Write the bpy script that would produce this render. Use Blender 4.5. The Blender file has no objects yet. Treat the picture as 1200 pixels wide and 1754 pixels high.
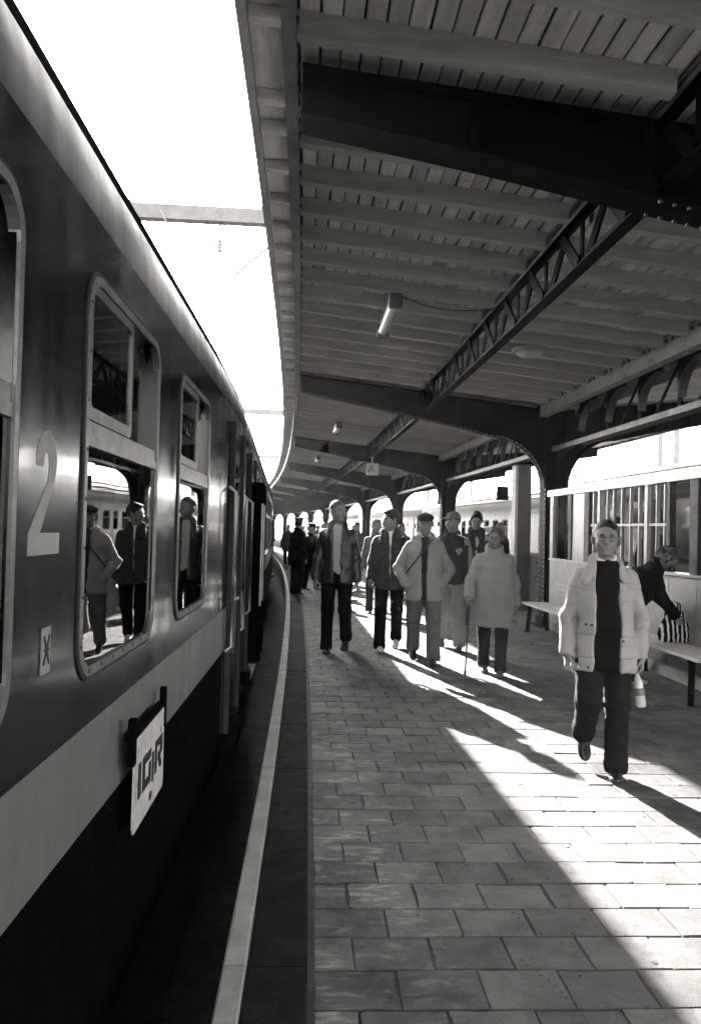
import bpy, math, random
import numpy as np
from mathutils import Matrix, Vector
random.seed(7); rng = np.random.default_rng(7)
S = bpy.context.scene
COL = S.collection
rad = math.radians

# ---------------------------------------------------------------- camera, sky, sun, exposure
cam_d = bpy.data.cameras.new('camera'); cam = bpy.data.objects.new('camera', cam_d); COL.objects.link(cam)
cam_d.sensor_fit = 'VERTICAL'; cam_d.sensor_height = 36.0; cam_d.sensor_width = 24.6; cam_d.lens = 28.0
cam_d.clip_start = 0.05; cam_d.clip_end = 4000
cam.matrix_world = (Matrix.Translation((0, 0, 1.62)) @ Matrix.Rotation(rad(-2.5), 4, 'Z')
                    @ Matrix.Rotation(rad(90 + 1.26), 4, 'X') @ Matrix.Rotation(rad(1.4), 4, 'Z'))
S.camera = cam

SUN_U, SUN_S, SUN_Z = -0.745, 2.62, 1.0            # direction towards the sun: across the track, along it, up
sun_dir = Vector((SUN_U, SUN_S, SUN_Z)).normalized()
sun_d = bpy.data.lights.new('sun', 'SUN'); sun = bpy.data.objects.new('sun', sun_d); COL.objects.link(sun)
sun_d.energy = 5.0; sun_d.angle = rad(0.55); sun_d.color = (1.0, 0.965, 0.925)
sun.rotation_euler = sun_dir.to_track_quat('Z', 'Y').to_euler(); sun.location = (-20, 60, 30)

W = bpy.data.worlds.new('World'); S.world = W; W.use_nodes = True
nt = W.node_tree; nt.nodes.clear()
sky = nt.nodes.new('ShaderNodeTexSky'); sky.sky_type = 'NISHITA'; sky.sun_disc = False
sky.sun_elevation = math.asin(sun_dir.z); sky.sun_rotation = math.atan2(sun_dir.x, sun_dir.y)
sky.air_density = 1.3; sky.dust_density = 2.5
bw = nt.nodes.new('ShaderNodeRGBToBW')              # the photograph is black and white: the sky keeps only its brightness
tint = nt.nodes.new('ShaderNodeMix'); tint.data_type = 'RGBA'; tint.blend_type = 'MULTIPLY'; tint.inputs[0].default_value = 1.0
tint.inputs[7].default_value = (1.0, 0.972, 0.94, 1)
bg = nt.nodes.new('ShaderNodeBackground'); bg.inputs[1].default_value = 0.15
wo = nt.nodes.new('ShaderNodeOutputWorld')
nt.links.new(sky.outputs[0], bw.inputs[0]); nt.links.new(bw.outputs[0], tint.inputs[6])
nt.links.new(tint.outputs[2], bg.inputs[0]); nt.links.new(bg.outputs[0], wo.inputs[0])

S.view_settings.view_transform = 'Standard'; S.view_settings.look = 'None'
S.view_settings.exposure = 3.88; S.view_settings.gamma = 1.0; S.view_settings.use_curve_mapping = False
S.render.engine = 'CYCLES'
S.cycles.use_denoising = True; S.cycles.max_bounces = 8; S.cycles.diffuse_bounces = 4; S.cycles.glossy_bounces = 4
S.cycles.transparent_max_bounces = 12; S.cycles.sample_clamp_indirect = 6.0; S.cycles.caustics_reflective = False; S.cycles.caustics_refractive = False

# ---------------------------------------------------------------- materials
MATS = {}
def mat(name, c, rough=0.6, var=0.2, scale=5.0, bump=0.15, bscale=60.0, metal=0.0, spec=0.5, coat=0.0,
        rnd=0.0, stretch=(1, 1, 1), spots=None, dist=0.004, aniso=0.0, local=False, stain=None, sheen=0.0, rvar=0.2, scuff=False):
    """Grey procedural material: large soft mottling, optional random value per piece, spots, stains and fine relief."""
    m = bpy.data.materials.new(name); m.use_nodes = True; t = m.node_tree; n = t.nodes; L = t.links.new
    p = n['Principled BSDF']
    if isinstance(c, (int, float)): c = (c, c * 0.985, c * 0.965)
    if local:
        pos = n.new('ShaderNodeTexCoord').outputs['Object']
    else:
        pos = n.new('ShaderNodeNewGeometry').outputs['Position']
    mp = n.new('ShaderNodeMapping'); mp.inputs['Scale'].default_value = stretch; L(pos, mp.inputs[0])
    def noise(sc, det=4.0, ro=0.6):
        q = n.new('ShaderNodeTexNoise'); q.inputs['Scale'].default_value = sc; q.inputs['Detail'].default_value = det
        q.inputs['Roughness'].default_value = ro; L(mp.outputs[0], q.inputs['Vector']); return q.outputs[0]
    def ramp(v, lo, hi, a, b):
        r = n.new('ShaderNodeMapRange'); L(v, r.inputs[0])
        for i, x in enumerate((lo, hi, a, b)): r.inputs[i + 1].default_value = x
        return r.outputs[0]
    def mul(a, b):
        q = n.new('ShaderNodeMath'); q.operation = 'MULTIPLY'
        for i, x in enumerate((a, b)):
            if isinstance(x, (int, float)): q.inputs[i].default_value = x
            else: L(x, q.inputs[i])
        return q.outputs[0]
    f = ramp(noise(scale), 0.3, 0.7, 1 - var, 1 + var)
    f = mul(f, ramp(noise(bscale, 2.0), 0.3, 0.7, 1 - var * 0.6, 1 + var * 0.6))
    if rnd:
        oi = n.new('ShaderNodeObjectInfo'); f = mul(f, ramp(oi.outputs['Random'], 0, 1, 1 - rnd, 1 + rnd))
    if spots:                                       # (scale, threshold, factor)
        v = n.new('ShaderNodeTexVoronoi'); v.inputs['Scale'].default_value = spots[0]; L(mp.outputs[0], v.inputs['Vector'])
        f = mul(f, ramp(v.outputs['Distance'], spots[1], spots[1] * 1.25, spots[2], 1.0))
    for st_ in ([stain] if isinstance(stain, tuple) else (stain or [])):     # (scale, low, high, factor)
        f = mul(f, ramp(noise(st_[0], 6.0, 0.65), st_[1], st_[2], 1.0, st_[3]))
    if scuff:                                       # pale scuff marks trodden in along the kerb
        sx = n.new('ShaderNodeSeparateXYZ'); L(pos, sx.inputs[0]); m2 = n.new('ShaderNodeMapping'); m2.inputs['Scale'].default_value = (1.6, 5.0, 1); L(pos, m2.inputs[0])
        q2 = n.new('ShaderNodeTexNoise'); q2.inputs['Scale'].default_value = 3.2; q2.inputs['Detail'].default_value = 5; q2.inputs['Distortion'].default_value = 1.2; L(m2.outputs[0], q2.inputs['Vector'])
        mk = mul(ramp(sx.outputs[0], 0.30, 0.75, 1, 0), ramp(q2.outputs[0], 0.54, 0.66, 0, 1)); f = mul(f, ramp(mk, 0, 1, 1.0, 2.1))
    mx = n.new('ShaderNodeMix'); mx.data_type = 'RGBA'; mx.blend_type = 'MULTIPLY'; mx.inputs[0].default_value = 1
    mx.inputs[6].default_value = (*c, 1); cc = n.new('ShaderNodeCombineColor')
    for i in range(3): L(f, cc.inputs[i])
    L(cc.outputs[0], mx.inputs[7]); L(mx.outputs[2], p.inputs['Base Color'])
    p.inputs['Metallic'].default_value = metal; p.inputs['Specular IOR Level'].default_value = spec
    p.inputs['Coat Weight'].default_value = coat; p.inputs['Coat Roughness'].default_value = 0.06
    p.inputs['Sheen Weight'].default_value = sheen
    if aniso: p.inputs['Anisotropic'].default_value = aniso
    L(ramp(noise(scale * 2.3), 0.3, 0.7, max(rough * (1 - rvar), 0.0), min(rough * (1 + rvar), 1)), p.inputs['Roughness'])
    if bump:
        b = n.new('ShaderNodeBump'); b.inputs['Strength'].default_value = bump; b.inputs['Distance'].default_value = dist
        L(noise(bscale, 5.0, 0.65), b.inputs['Height']); L(b.outputs[0], p.inputs['Normal'])
    MATS[name] = m; return m

mat('paver', 0.092, 0.85, 0.24, 3.0, 0.7, 130, spec=0.18, rnd=0.24, spots=(7.0, 0.045, 0.2), dist=0.004, scuff=True, stain=[(1.6, 0.55, 0.72, 1.5), (0.5, 0.5, 0.62, 0.75), (4.0, 0.48, 0.62, 0.74), (9.0, 0.58, 0.70, 0.68), (26.0, 0.60, 0.68, 0.62)])
mat('joint', 0.015, 0.9, 0.4, 6, 0.6, 90)
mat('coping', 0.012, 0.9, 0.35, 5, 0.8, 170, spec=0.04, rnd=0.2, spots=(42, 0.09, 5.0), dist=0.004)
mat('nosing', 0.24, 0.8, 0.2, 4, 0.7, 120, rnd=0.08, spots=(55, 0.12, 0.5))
mat('ballast', 0.012, 0.95, 0.5, 2.0, 1.0, 22, dist=0.04)
mat('steel_dark', 0.004, 0.6, 0.4, 4, 0.35, 70, spec=0.04)
mat('steel_mid', 0.05, 0.55, 0.35, 5, 0.35, 60, stain=(2.0, 0.5, 0.7, 1.7))
mat('steel_pale', 0.40, 0.6, 0.22, 5, 0.35, 60, stain=(2.6, 0.52, 0.7, 0.5))
mat('board', 0.80, 0.65, 0.16, 2.5, 0.3, 40, rnd=0.26, stretch=(6, 0.6, 6), stain=(0.9, 0.5, 0.72, 0.55))
mat('purlin', 0.56, 0.65, 0.18, 3.0, 0.3, 45, rnd=0.10, stretch=(0.8, 5, 5))
mat('roofing', 0.05, 0.9, 0.3, 3, 0.4, 30)
mat('fascia', 0.30, 0.6, 0.22, 3, 0.3, 50, stain=(2.2, 0.5, 0.7, 0.6))
mat('gutter', 0.55, 0.45, 0.15, 4, 0.1, 40)
mat('conduit', 0.35, 0.4, 0.2, 10, 0.1, 60, metal=0.6)
mat('train_dark', 0.004, 0.17, 0.3, 2.0, 0.07, 7, spec=0.24, coat=0.16, dist=0.01, stretch=(1, 1, 0.16), rvar=0.55)
mat('train_black', 0.002, 0.8, 0.4, 3.0, 0.3, 30, spec=0.02)
mat('train_stripe', 0.115, 0.42, 0.1, 3.0, 0.06, 40, spec=0.4, stretch=(1, 1, 0.4))
mat('train_roof', 0.012, 0.7, 0.3, 3, 0.1, 20, spec=0.0)
mat('train_upper', 0.006, 0.40, 0.3, 2.0, 0.05, 7, spec=0.018, dist=0.01, stretch=(1, 1, 0.16))
mat('alloy', 0.15, 0.42, 0.2, 9, 0.1, 80, metal=0.55, stain=(5, 0.55, 0.75, 0.45))
mat('rubber', 0.006, 0.7, 0.3, 10, 0.2, 80)
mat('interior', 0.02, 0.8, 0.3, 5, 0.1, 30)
mat('curtain', 0.025, 0.9, 0.2, 8, 0.2, 30, stretch=(1, 8, 0.3))
mat('sign_white', 0.42, 0.6, 0.2, 8, 0.2, 60, stain=(9, 0.6, 0.68, 0.12))
mat('print_pale', 0.20, 0.55, 0.15, 8, 0.1, 60)
mat('print_black', 0.008, 0.6, 0.3, 20, 0.1, 60)
mat('pale_train', 0.55, 0.35, 0.12, 2, 0.05, 20, spec=0.4)
mat('pale_roof', 0.6, 0.45, 0.12, 2, 0.1, 20)
mat('shelter_paint', 0.24, 0.5, 0.15, 4, 0.15, 60)
mat('shelter_panel', 0.33, 0.45, 0.1, 3, 0.1, 40)
mat('concrete', 0.33, 0.85, 0.25, 4, 0.6, 50)
mat('bench_slab', 0.5, 0.45, 0.12, 4, 0.15, 60)
mat('tube_lamp', 0.7, 0.35, 0.05, 5, 0.0, 30)
mat('catenary', 0.17, 0.6, 0.2, 4, 0.2, 40)

def glass(name, tintv, ior, rough=0.0):
    m = bpy.data.materials.new(name); m.use_nodes = True; t = m.node_tree; n = t.nodes; n.clear(); L = t.links.new
    o = n.new('ShaderNodeOutputMaterial'); mx = n.new('ShaderNodeMixShader')
    tr = n.new('ShaderNodeBsdfTransparent'); tr.inputs[0].default_value = (tintv, tintv * 0.99, tintv * 0.97, 1)
    g = n.new('ShaderNodeBsdfGlossy'); g.inputs['Color'].default_value = (0.95, 0.94, 0.92, 1); g.inputs['Roughness'].default_value = rough
    fr = n.new('ShaderNodeFresnel'); fr.inputs[0].default_value = ior
    nz = n.new('ShaderNodeTexNoise'); nz.inputs['Scale'].default_value = 2.2; nz.inputs['Detail'].default_value = 1
    ge = n.new('ShaderNodeNewGeometry'); L(ge.outputs['Position'], nz.inputs['Vector'])
    b = n.new('ShaderNodeBump'); b.inputs['Strength'].default_value = 0.03; b.inputs['Distance'].default_value = 0.02
    L(nz.outputs[0], b.inputs['Height']); L(b.outputs[0], g.inputs['Normal'])
    L(fr.outputs[0], mx.inputs[0]); L(tr.outputs[0], mx.inputs[1]); L(g.outputs[0], mx.inputs[2]); L(mx.outputs[0], o.inputs[0])
    MATS[name] = m
glass('train_glass', 0.25, 2.0)
glass('shelter_glass', 0.42, 1.6, 0.05)
glass('pale_train_glass', 0.2, 1.6)

# ---------------------------------------------------------------- mesh helpers
R_CURVE = 500.0
def T(u, s, z=0.0):
    """Track coordinates: u metres right of the camera, s metres along the left-hand curve, z above the platform."""
    th = s / R_CURVE
    return Vector((-R_CURVE + (R_CURVE + u) * math.cos(th), (R_CURVE + u) * math.sin(th), z))

class MB:
    def __init__(self): self.v = []; self.f = []; self.m = []; self.sm = []
    def add(self, vs, fs, mi=0, smooth=False):
        b = len(self.v); self.v += [tuple(p) for p in vs]
        for f in fs: self.f.append([b + i for i in f]); self.m.append(mi); self.sm.append(smooth)
    def hexa(self, c, mi=0):
        """eight corners: bottom ring of four, then top ring of four"""
        self.add(c, [(3, 2, 1, 0), (4, 5, 6, 7), (0, 1, 5, 4), (1, 2, 6, 5), (2, 3, 7, 6), (3, 0, 4, 7)], mi)
    def box(self, a, b, mi=0):
        x0, y0, z0 = a; x1, y1, z1 = b
        self.hexa([(x0, y0, z0), (x1, y0, z0), (x1, y1, z0), (x0, y1, z0), (x0, y0, z1), (x1, y0, z1), (x1, y1, z1), (x0, y1, z1)], mi)
    def cbox(self, u0, u1, s0, s1, z0, z1, mi=0, zt=None):
        """box in track coordinates; zt(u) is added to both heights"""
        g = zt or (lambda u: 0.0)
        q = [(u0, s0), (u1, s0), (u1, s1), (u0, s1)]
        self.hexa([T(u, s, z0 + g(u)) for u, s in q] + [T(u, s, z1 + g(u)) for u, s in q], mi)
    def bar(self, p, q, w, h, up=(0, 0, 1), mi=0):
        p = Vector(p); q = Vector(q); d = (q - p).normalized(); up = Vector(up)
        sx = d.cross(up)
        if sx.length < 1e-4: sx = d.cross(Vector((1, 0, 0)))
        sx.normalize(); uz = sx.cross(d).normalized(); a = sx * w / 2; b = uz * h / 2
        self.hexa([p - a - b, p + a - b, q + a - b, q - a - b, p - a + b, p + a + b, q + a + b, q - a + b], mi)
    def tube(self, pts, r, n=8, mi=0, cap=True, flat=1.0):
        pts = [Vector(p) for p in pts]; rs = r if isinstance(r, (list, tuple)) else [r] * len(pts); vs = []; N = len(pts)
        ref = None
        for i, p in enumerate(pts):
            d = (pts[min(i + 1, N - 1)] - pts[max(i - 1, 0)]).normalized()
            if ref is None: ref = Vector((0, 0, 1)) if abs(d.z) < 0.9 else Vector((1, 0, 0))
            a = d.cross(ref).normalized(); b = a.cross(d).normalized()
            for k in range(n):
                t = 2 * math.pi * k / n; vs.append(p + (a * math.cos(t) + b * math.sin(t) * flat) * rs[i])
        fs = [(i * n + k, i * n + (k + 1) % n, (i + 1) * n + (k + 1) % n, (i + 1) * n + k) for i in range(N - 1) for k in range(n)]
        self.add(vs, fs, mi, True)
        if cap: self.add(vs[:n], [list(range(n))[::-1]], mi); self.add(vs[-n:], [list(range(n))], mi)
    def extrude(self, poly, f0, f1, mi=0):
        """prism: f0(p), f1(p) map each 2-D outline point to its two ends"""
        n = len(poly); a = [f0(p) for p in poly]; b = [f1(p) for p in poly]
        self.add(a + b, [(i, (i + 1) % n, n + (i + 1) % n, n + i) for i in range(n)], mi)
        self.add(a, [list(range(n))[::-1]], mi); self.add(b, [list(range(n))], mi)
    def ring(self, outer, inner, f0, f1, mi=0):
        """frame between two outlines with the same number of points"""
        n = len(outer); A = [f0(p) for p in outer]; B = [f1(p) for p in outer]; C = [f0(p) for p in inner]; D = [f1(p) for p in inner]
        v = A + B + C + D; fs = []
        for i in range(n):
            j = (i + 1) % n
            fs += [(i, j, n + j, n + i), (2 * n + j, 2 * n + i, 3 * n + i, 3 * n + j), (n + i, n + j, 3 * n + j, 3 * n + i), (j, i, 2 * n + i, 2 * n + j)]
        self.add(v, fs, mi)
    def mesh(self, name, mats):
        me = bpy.data.meshes.new(name); me.from_pydata([tuple(p) for p in self.v], [], self.f)
        for m in ([mats] if isinstance(mats, str) else mats): me.materials.append(MATS[m])
        me.polygons.foreach_set('material_index', self.m); me.polygons.foreach_set('use_smooth', self.sm); me.update()
        return me
    def build(self, name, mats, parent=None, off=None):
        if off is not None: o_ = Vector(off); self.v = [tuple(Vector(p) - o_) for p in self.v]
        me = self.mesh(name, mats)
        bm_fix(me)
        return link(name, me, parent)
def bm_fix(me):
    import bmesh
    b = bmesh.new(); b.from_mesh(me); bmesh.ops.recalc_face_normals(b, faces=b.faces); b.to_mesh(me); b.free()
def link(name, me, parent=None, loc=None, rz=None):
    o = bpy.data.objects.new(name, me); COL.objects.link(o)
    if parent is not None: o.parent = parent
    if loc is not None: o.location = loc
    if rz is not None: o.rotation_euler = (0, 0, rz)
    return o
def thing(name, label, cat, loc=(0, 0, 0), group=None, rz=0.0):
    o = bpy.data.objects.new(name, None); COL.objects.link(o); o.location = loc; o.rotation_euler = (0, 0, rz)
    o.empty_display_size = 0.1; return tag(o, label, cat, group)
def tag(o, label, cat, group=None):
    o['label'] = label; o['category'] = cat
    if group: o['group'] = group
    return o
def struct(o): o['kind'] = 'structure'; return o
def stuff(o): o['kind'] = 'stuff'; return o
def rrect(x0, x1, y0, y1, r, n=6):
    p = []
    for cx, cy, a in ((x1 - r, y1 - r, 0), (x0 + r, y1 - r, 90), (x0 + r, y0 + r, 180), (x1 - r, y0 + r, 270)):
        for k in range(n + 1):
            t = rad(a + 90 * k / n); p.append((cx + r * math.cos(t), cy + r * math.sin(t)))
    return p

# ---------------------------------------------------------------- ground, platform, paving
m = MB(); m.box((-1500, -600, -1.2), (1500, 2500, -0.9)); struct(m.build('ground', 'ballast'))
def track(u0, label_):
    for du in (-0.75, 0.75):
        m = MB()
        for i in range(40): m.cbox(u0 + du - 0.035, u0 + du + 0.035, -20 + i * 4, -16 + i * 4, -0.9, -0.74)
        o = m.build('rail', 'steel_mid'); tag(o, label_ % ('nearer' if du * u0 < 0 else 'farther'), 'rail', 'running rails')
track(-2.17, '%s steel rail under the dark train')
track(10.85, '%s steel rail under the pale train')

plat = MB()
for i in range(50):
    a, b = -14 + i * 3, -11 + i * 3
    plat.cbox(-0.26, 8.98, a, b, -0.9, -0.014)
platform = struct(plat.build('platform', 'joint'))

PW, PL, JT = 0.30, 0.24, 0.006                      # paver across, along, joint
def paver_mesh(w, l, k):
    r = np.random.default_rng(50 + k); m = MB(); a, b = w / 2 - JT / 2, l / 2 - JT / 2
    j = lambda: r.uniform(-0.002, 0.001)
    base = [(-a, -b), (a, -b), (a, b), (-a, b)]
    pts = []
    for i in range(4):                               # every corner gets two points so that corners look knocked off
        p = np.array(base[i]); q0 = np.array(base[i - 1]); q1 = np.array(base[(i + 1) % 4]); c = r.uniform(0.001, 0.005) if r.random() < 0.85 else r.uniform(0.008, 0.022)
        pts.append(p + (q0 - p) / np.linalg.norm(q0 - p) * c + [j(), j()]); pts.append(p + (q1 - p) / np.linalg.norm(q1 - p) * c + [j(), j()])
    full = []
    for i in range(8):                               # ragged long edges: one worn point between the corners
        full.append(pts[i])
        if i % 2 == 1: q = pts[(i + 1) % 8]; full.append(pts[i] + (q - pts[i]) * r.uniform(0.3, 0.7) - np.sign(np.round((pts[i] + q) / 2, 2)) * (r.uniform(0, 0.003) if r.random() < 0.8 else 0.007) * (np.abs(pts[i] + q) > 0.05))
    pts = full
    n = len(pts); v = [(x, y, -0.03) for x, y in pts] + [(x, y, -0.003) for x, y in pts] + [(x * (1 - 0.003 / a), y * (1 - 0.003 / b), 0.0) for x, y in pts]
    fs = [(i, (i + 1) % n, n + (i + 1) % n, n + i) for i in range(n)] + [(n + i, n + (i + 1) % n, 2 * n + (i + 1) % n, 2 * n + i) for i in range(n)] + [list(range(2 * n, 3 * n))]
    m.add(v, fs); return m
P_FULL = [paver_mesh(PW, PL, k).mesh('paver', 'paver') for k in range(8)]
P_HALF = [paver_mesh(PW / 2, PL, 20 + k).mesh('paver', 'paver') for k in range(4)]
U0, UEND = 0.045, 8.80
cells = []
row = 0; s = -1.0
while s < 30:
    u = U0
    if row % 2: cells.append((u + PW / 4, s, 1)); u += PW / 2
    while u + PW <= UEND + 0.01: cells.append((u + PW / 2, s, 0)); u += PW
    s += PL; row += 1
def in_view(u, s):
    p = T(u, s, 0); q = cam.matrix_world.inverted() @ p
    if q.z > -0.5: return None
    x, y = 600 + 1364 * q.x / -q.z, 877 - 1364 * q.y / -q.z
    return -60 < x < 1270 and y < 1830
cam_view = cam.matrix_world
vis = [c for c in cells if in_view(c[0], c[1])]
vis.sort(key=lambda c: c[1]); near = set(vis[:290])
rest = MB()
for c in cells:
    u, s, half = c; p = T(u, s, random.uniform(-0.004, 0.002)); rz = s / R_CURVE + random.uniform(-0.004, 0.004)
    k = random.randrange(4 if half else 8); flip = random.choice((0, math.pi))
    if c in near:
        o = link('paver', (P_HALF if half else P_FULL)[k], platform, p, rz + flip)
        o.rotation_euler = (random.uniform(-0.009, 0.009), random.uniform(-0.007, 0.007), rz + flip)
    elif s > 2.0:
        me = (P_HALF if half else P_FULL)[k]; cs, sn = math.cos(rz + flip), math.sin(rz + flip)
        vs = [(p.x + v.co.x * cs - v.co.y * sn, p.y + v.co.x * sn + v.co.y * cs, p.z + v.co.z) for v in me.vertices]
        rest.add(vs, [list(f.vertices) for f in me.polygons])
    else:
        rest.cbox(u - PW / (4 if half else 2) + 0.004, u + PW / (4 if half else 2) - 0.004, s - PL / 2 + 0.004, s + PL / 2 - 0.004, -0.03, 0)
stuff(rest.build('distant_pavers', 'paver', platform))
m = MB()
for i in range(35): m.cbox(U0, UEND, 29.9 + i * 3, 32.9 + i * 3, -0.01, -0.002)
m.build('far_paving', 'paver', platform)
s = -3.0; k = 0
while s < 100:
    L_ = 1.22 + 0.12 * ((k * 7) % 3 - 1); dz = random.uniform(-0.004, 0.003)
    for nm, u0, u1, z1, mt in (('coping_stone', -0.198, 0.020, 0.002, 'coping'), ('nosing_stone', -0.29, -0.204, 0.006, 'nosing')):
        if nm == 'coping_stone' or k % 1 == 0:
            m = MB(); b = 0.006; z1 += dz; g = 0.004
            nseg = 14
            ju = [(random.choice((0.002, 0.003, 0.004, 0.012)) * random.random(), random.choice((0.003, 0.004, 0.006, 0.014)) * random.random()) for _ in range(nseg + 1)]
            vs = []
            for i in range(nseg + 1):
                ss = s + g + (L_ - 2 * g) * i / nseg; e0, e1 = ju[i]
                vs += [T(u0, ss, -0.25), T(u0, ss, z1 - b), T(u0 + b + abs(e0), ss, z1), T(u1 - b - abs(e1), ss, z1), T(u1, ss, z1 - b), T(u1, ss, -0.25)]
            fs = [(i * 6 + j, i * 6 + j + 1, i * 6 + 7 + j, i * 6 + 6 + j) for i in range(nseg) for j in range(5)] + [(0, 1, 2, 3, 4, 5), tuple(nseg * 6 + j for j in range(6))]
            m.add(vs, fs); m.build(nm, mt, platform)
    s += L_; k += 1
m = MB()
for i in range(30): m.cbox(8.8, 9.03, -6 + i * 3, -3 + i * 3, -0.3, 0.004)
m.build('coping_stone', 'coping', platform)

# flattened gum and dirt spots, here and there in rows
m = MB(); rs = random.Random(3)
def blot(u, s_, r):
    c = T(u, s_, 0.0035); n_ = 9; m.add([(c.x + r * math.cos(6.283 * i / n_) * rs.uniform(0.75, 1.2), c.y + r * math.sin(6.283 * i / n_) * rs.uniform(0.75, 1.2), c.z) for i in range(n_)], [list(range(n_))])
for i in range(150): blot(rs.uniform(0.1, 4.0), rs.uniform(2.4, 13), rs.choice((0.005, 0.007, 0.009, 0.012)))
for i in range(9): blot(0.84 + i * 0.012 + rs.uniform(-0.01, 0.01), 3.02 - i * 0.035, 0.007)
for i in range(13): blot(0.62 + rs.uniform(-0.09, 0.09), 6.0 - i * 0.075, 0.009)
for i in range(7): blot(0.75 + i * 0.035, 5.3 - i * 0.02, 0.008)
stuff(m.build('gum_spots', 'rubber', platform))
# ---------------------------------------------------------------- platform canopy
UC = 4.42                                            # line of the columns
S0, DS = 4.65, 9.25
FR = [S0 + DS * k for k in range(-1, 13)]
SEND = FR[-1] + 4
UT = 2.05                                            # line of the lattice girder
def zr(u): return 4.40 - 0.10 * (u + 0.20) if u <= UC else 4.40 - 0.10 * (2 * UC - u + 0.20)
roof = thing('canopy_roof', 'long boarded canopy roof with timber joists curving along the platform', 'roof', T(UC, 0, 0))
RO = roof.location.copy()
# boards run along the platform; those that show widest are single parts, the rest one mass
BW, GAP = 0.118, 0.012
nb = int((UC - 0.16 - (-0.13)) / BW)
far = MB(); side = MB()
def bm_board(u0, u1, s0, s1):
    m = MB(); d = 0.006
    dz_ = random.uniform(-0.004, 0.003); zf = lambda u: zr(u) + dz_
    ring = []
    for s_ in (s0, s1):
        ring += [T(u0, s_, zf(u0) + 0.022), T(u0, s_, zf(u0) + d), T(u0 + d, s_, zf(u0)), T(u1 - d, s_, zf(u1)), T(u1, s_, zf(u1) + d), T(u1, s_, zf(u1) + 0.022)]
    m.add(ring, [(j, (j + 1) % 6, 6 + (j + 1) % 6, 6 + j) for j in range(6)] + [(5, 4, 3, 2, 1, 0), (6, 7, 8, 9, 10, 11)])
    return m
cnt = 0
for i in range(nb):
    u0 = -0.13 + i * BW; u1 = u0 + BW - GAP
    s = 1.9 - (i * 1.7) % 4.2
    while s < SEND:
        e = s + 4.2
        b = bm_board(u0, u1, s + 0.002, e - 0.002)
        if e > 2.4 and s < 17 and cnt < 215: b.build('board', 'board', roof, RO); cnt += 1
        else: far.add(b.v, b.f)
        s = e
for i in range(nb):                                  # the half beyond the columns
    u1 = 2 * UC + 0.13 - i * BW; u0 = u1 - BW + GAP
    for j in range(30): side.cbox(u0, u1, -4 + j * 4.2, 0.2 + j * 4.2, 0, 0.02, zt=zr)
stuff(far.build('distant_boards', 'board', roof, RO)); stuff(side.build('far_side_boards', 'board', roof, RO))
m = MB()
for j in range(34):
    a, b = -6 + j * 4, -2 + j * 4
    m.cbox(-0.44, UC, a, b, 0.026, 0.05, zt=zr); m.cbox(UC, 2 * UC + 0.44, a, b, 0.026, 0.05, zt=zr)
m.build('roof_covering', 'roofing', roof, RO)
# joists
far = MB(); s = -1.75; k = 0
while s < SEND:
    skip = any(abs(s - f) < 0.20 for f in FR)
    ss = s if not skip else s + 0.22
    m = MB(); w = 0.045
    m.cbox(-0.145, UT - 0.12, ss - w, ss + w, -0.135, -0.001, zt=zr)
    m2 = MB(); m2.cbox(UT + 0.075, UC - 0.34, ss - w, ss + w, -0.135, -0.001, zt=zr)
    for q_ in (m, m2):
        if 2.2 < s < 36: q_.build('joist', 'purlin', roof, RO)
        else: far.add(q_.v, q_.f)
    m = MB(); m.cbox(-0.405, -0.235, ss - 0.03, ss + 0.03, -0.075, -0.001, zt=zr)
    if 2.2 < s < 24: m.build('eave_bracket', 'purlin', roof, RO)
    else: far.add(m.v, m.f)
    m = MB(); m.cbox(UC + 0.2, 2 * UC + 0.2, ss - w, ss + w, -0.135, -0.001, zt=zr); far.add(m.v, m.f)
    s += 0.60; k += 1
stuff(far.build('distant_joists', 'purlin', roof, RO))
# fascia beam, eave boards and gutter along the track edge
m = MB(); e = MB(); g = MB(); c = MB()
for j in range(62):
    a, b = -4 + j * 2, -2 + j * 2
    m.cbox(-0.225, -0.150, a, b, 4.215, 4.41)
    e.cbox(-0.42, -0.23, a, b, 4.425, 4.445)
    g.cbox(-0.475, -0.425, a, b, 4.36, 4.47)
    for q in range(10):                              # bolt heads under the fascia
        t = a + 0.1 + q * 0.2
        if t < 30: c.cbox(-0.148, -0.134, t - 0.014, t + 0.014, 4.25, 4.278)
m.build('fascia', 'fascia', roof, RO); e.build('eave_board', 'board', roof, RO); g.build('gutter', 'gutter', roof, RO); stuff(c.build('bolt_heads', 'steel_mid', roof, RO))
m = MB()
for j in range(62): m.cbox(2 * UC + 0.15, 2 * UC + 0.225, -4 + j * 2, -2 + j * 2, 4.215, 4.41); m.cbox(2 * UC + 0.425, 2 * UC + 0.475, -4 + j * 2, -2 + j * 2, 4.36, 4.47)
m.build('fascia', 'fascia', roof, RO)

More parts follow.
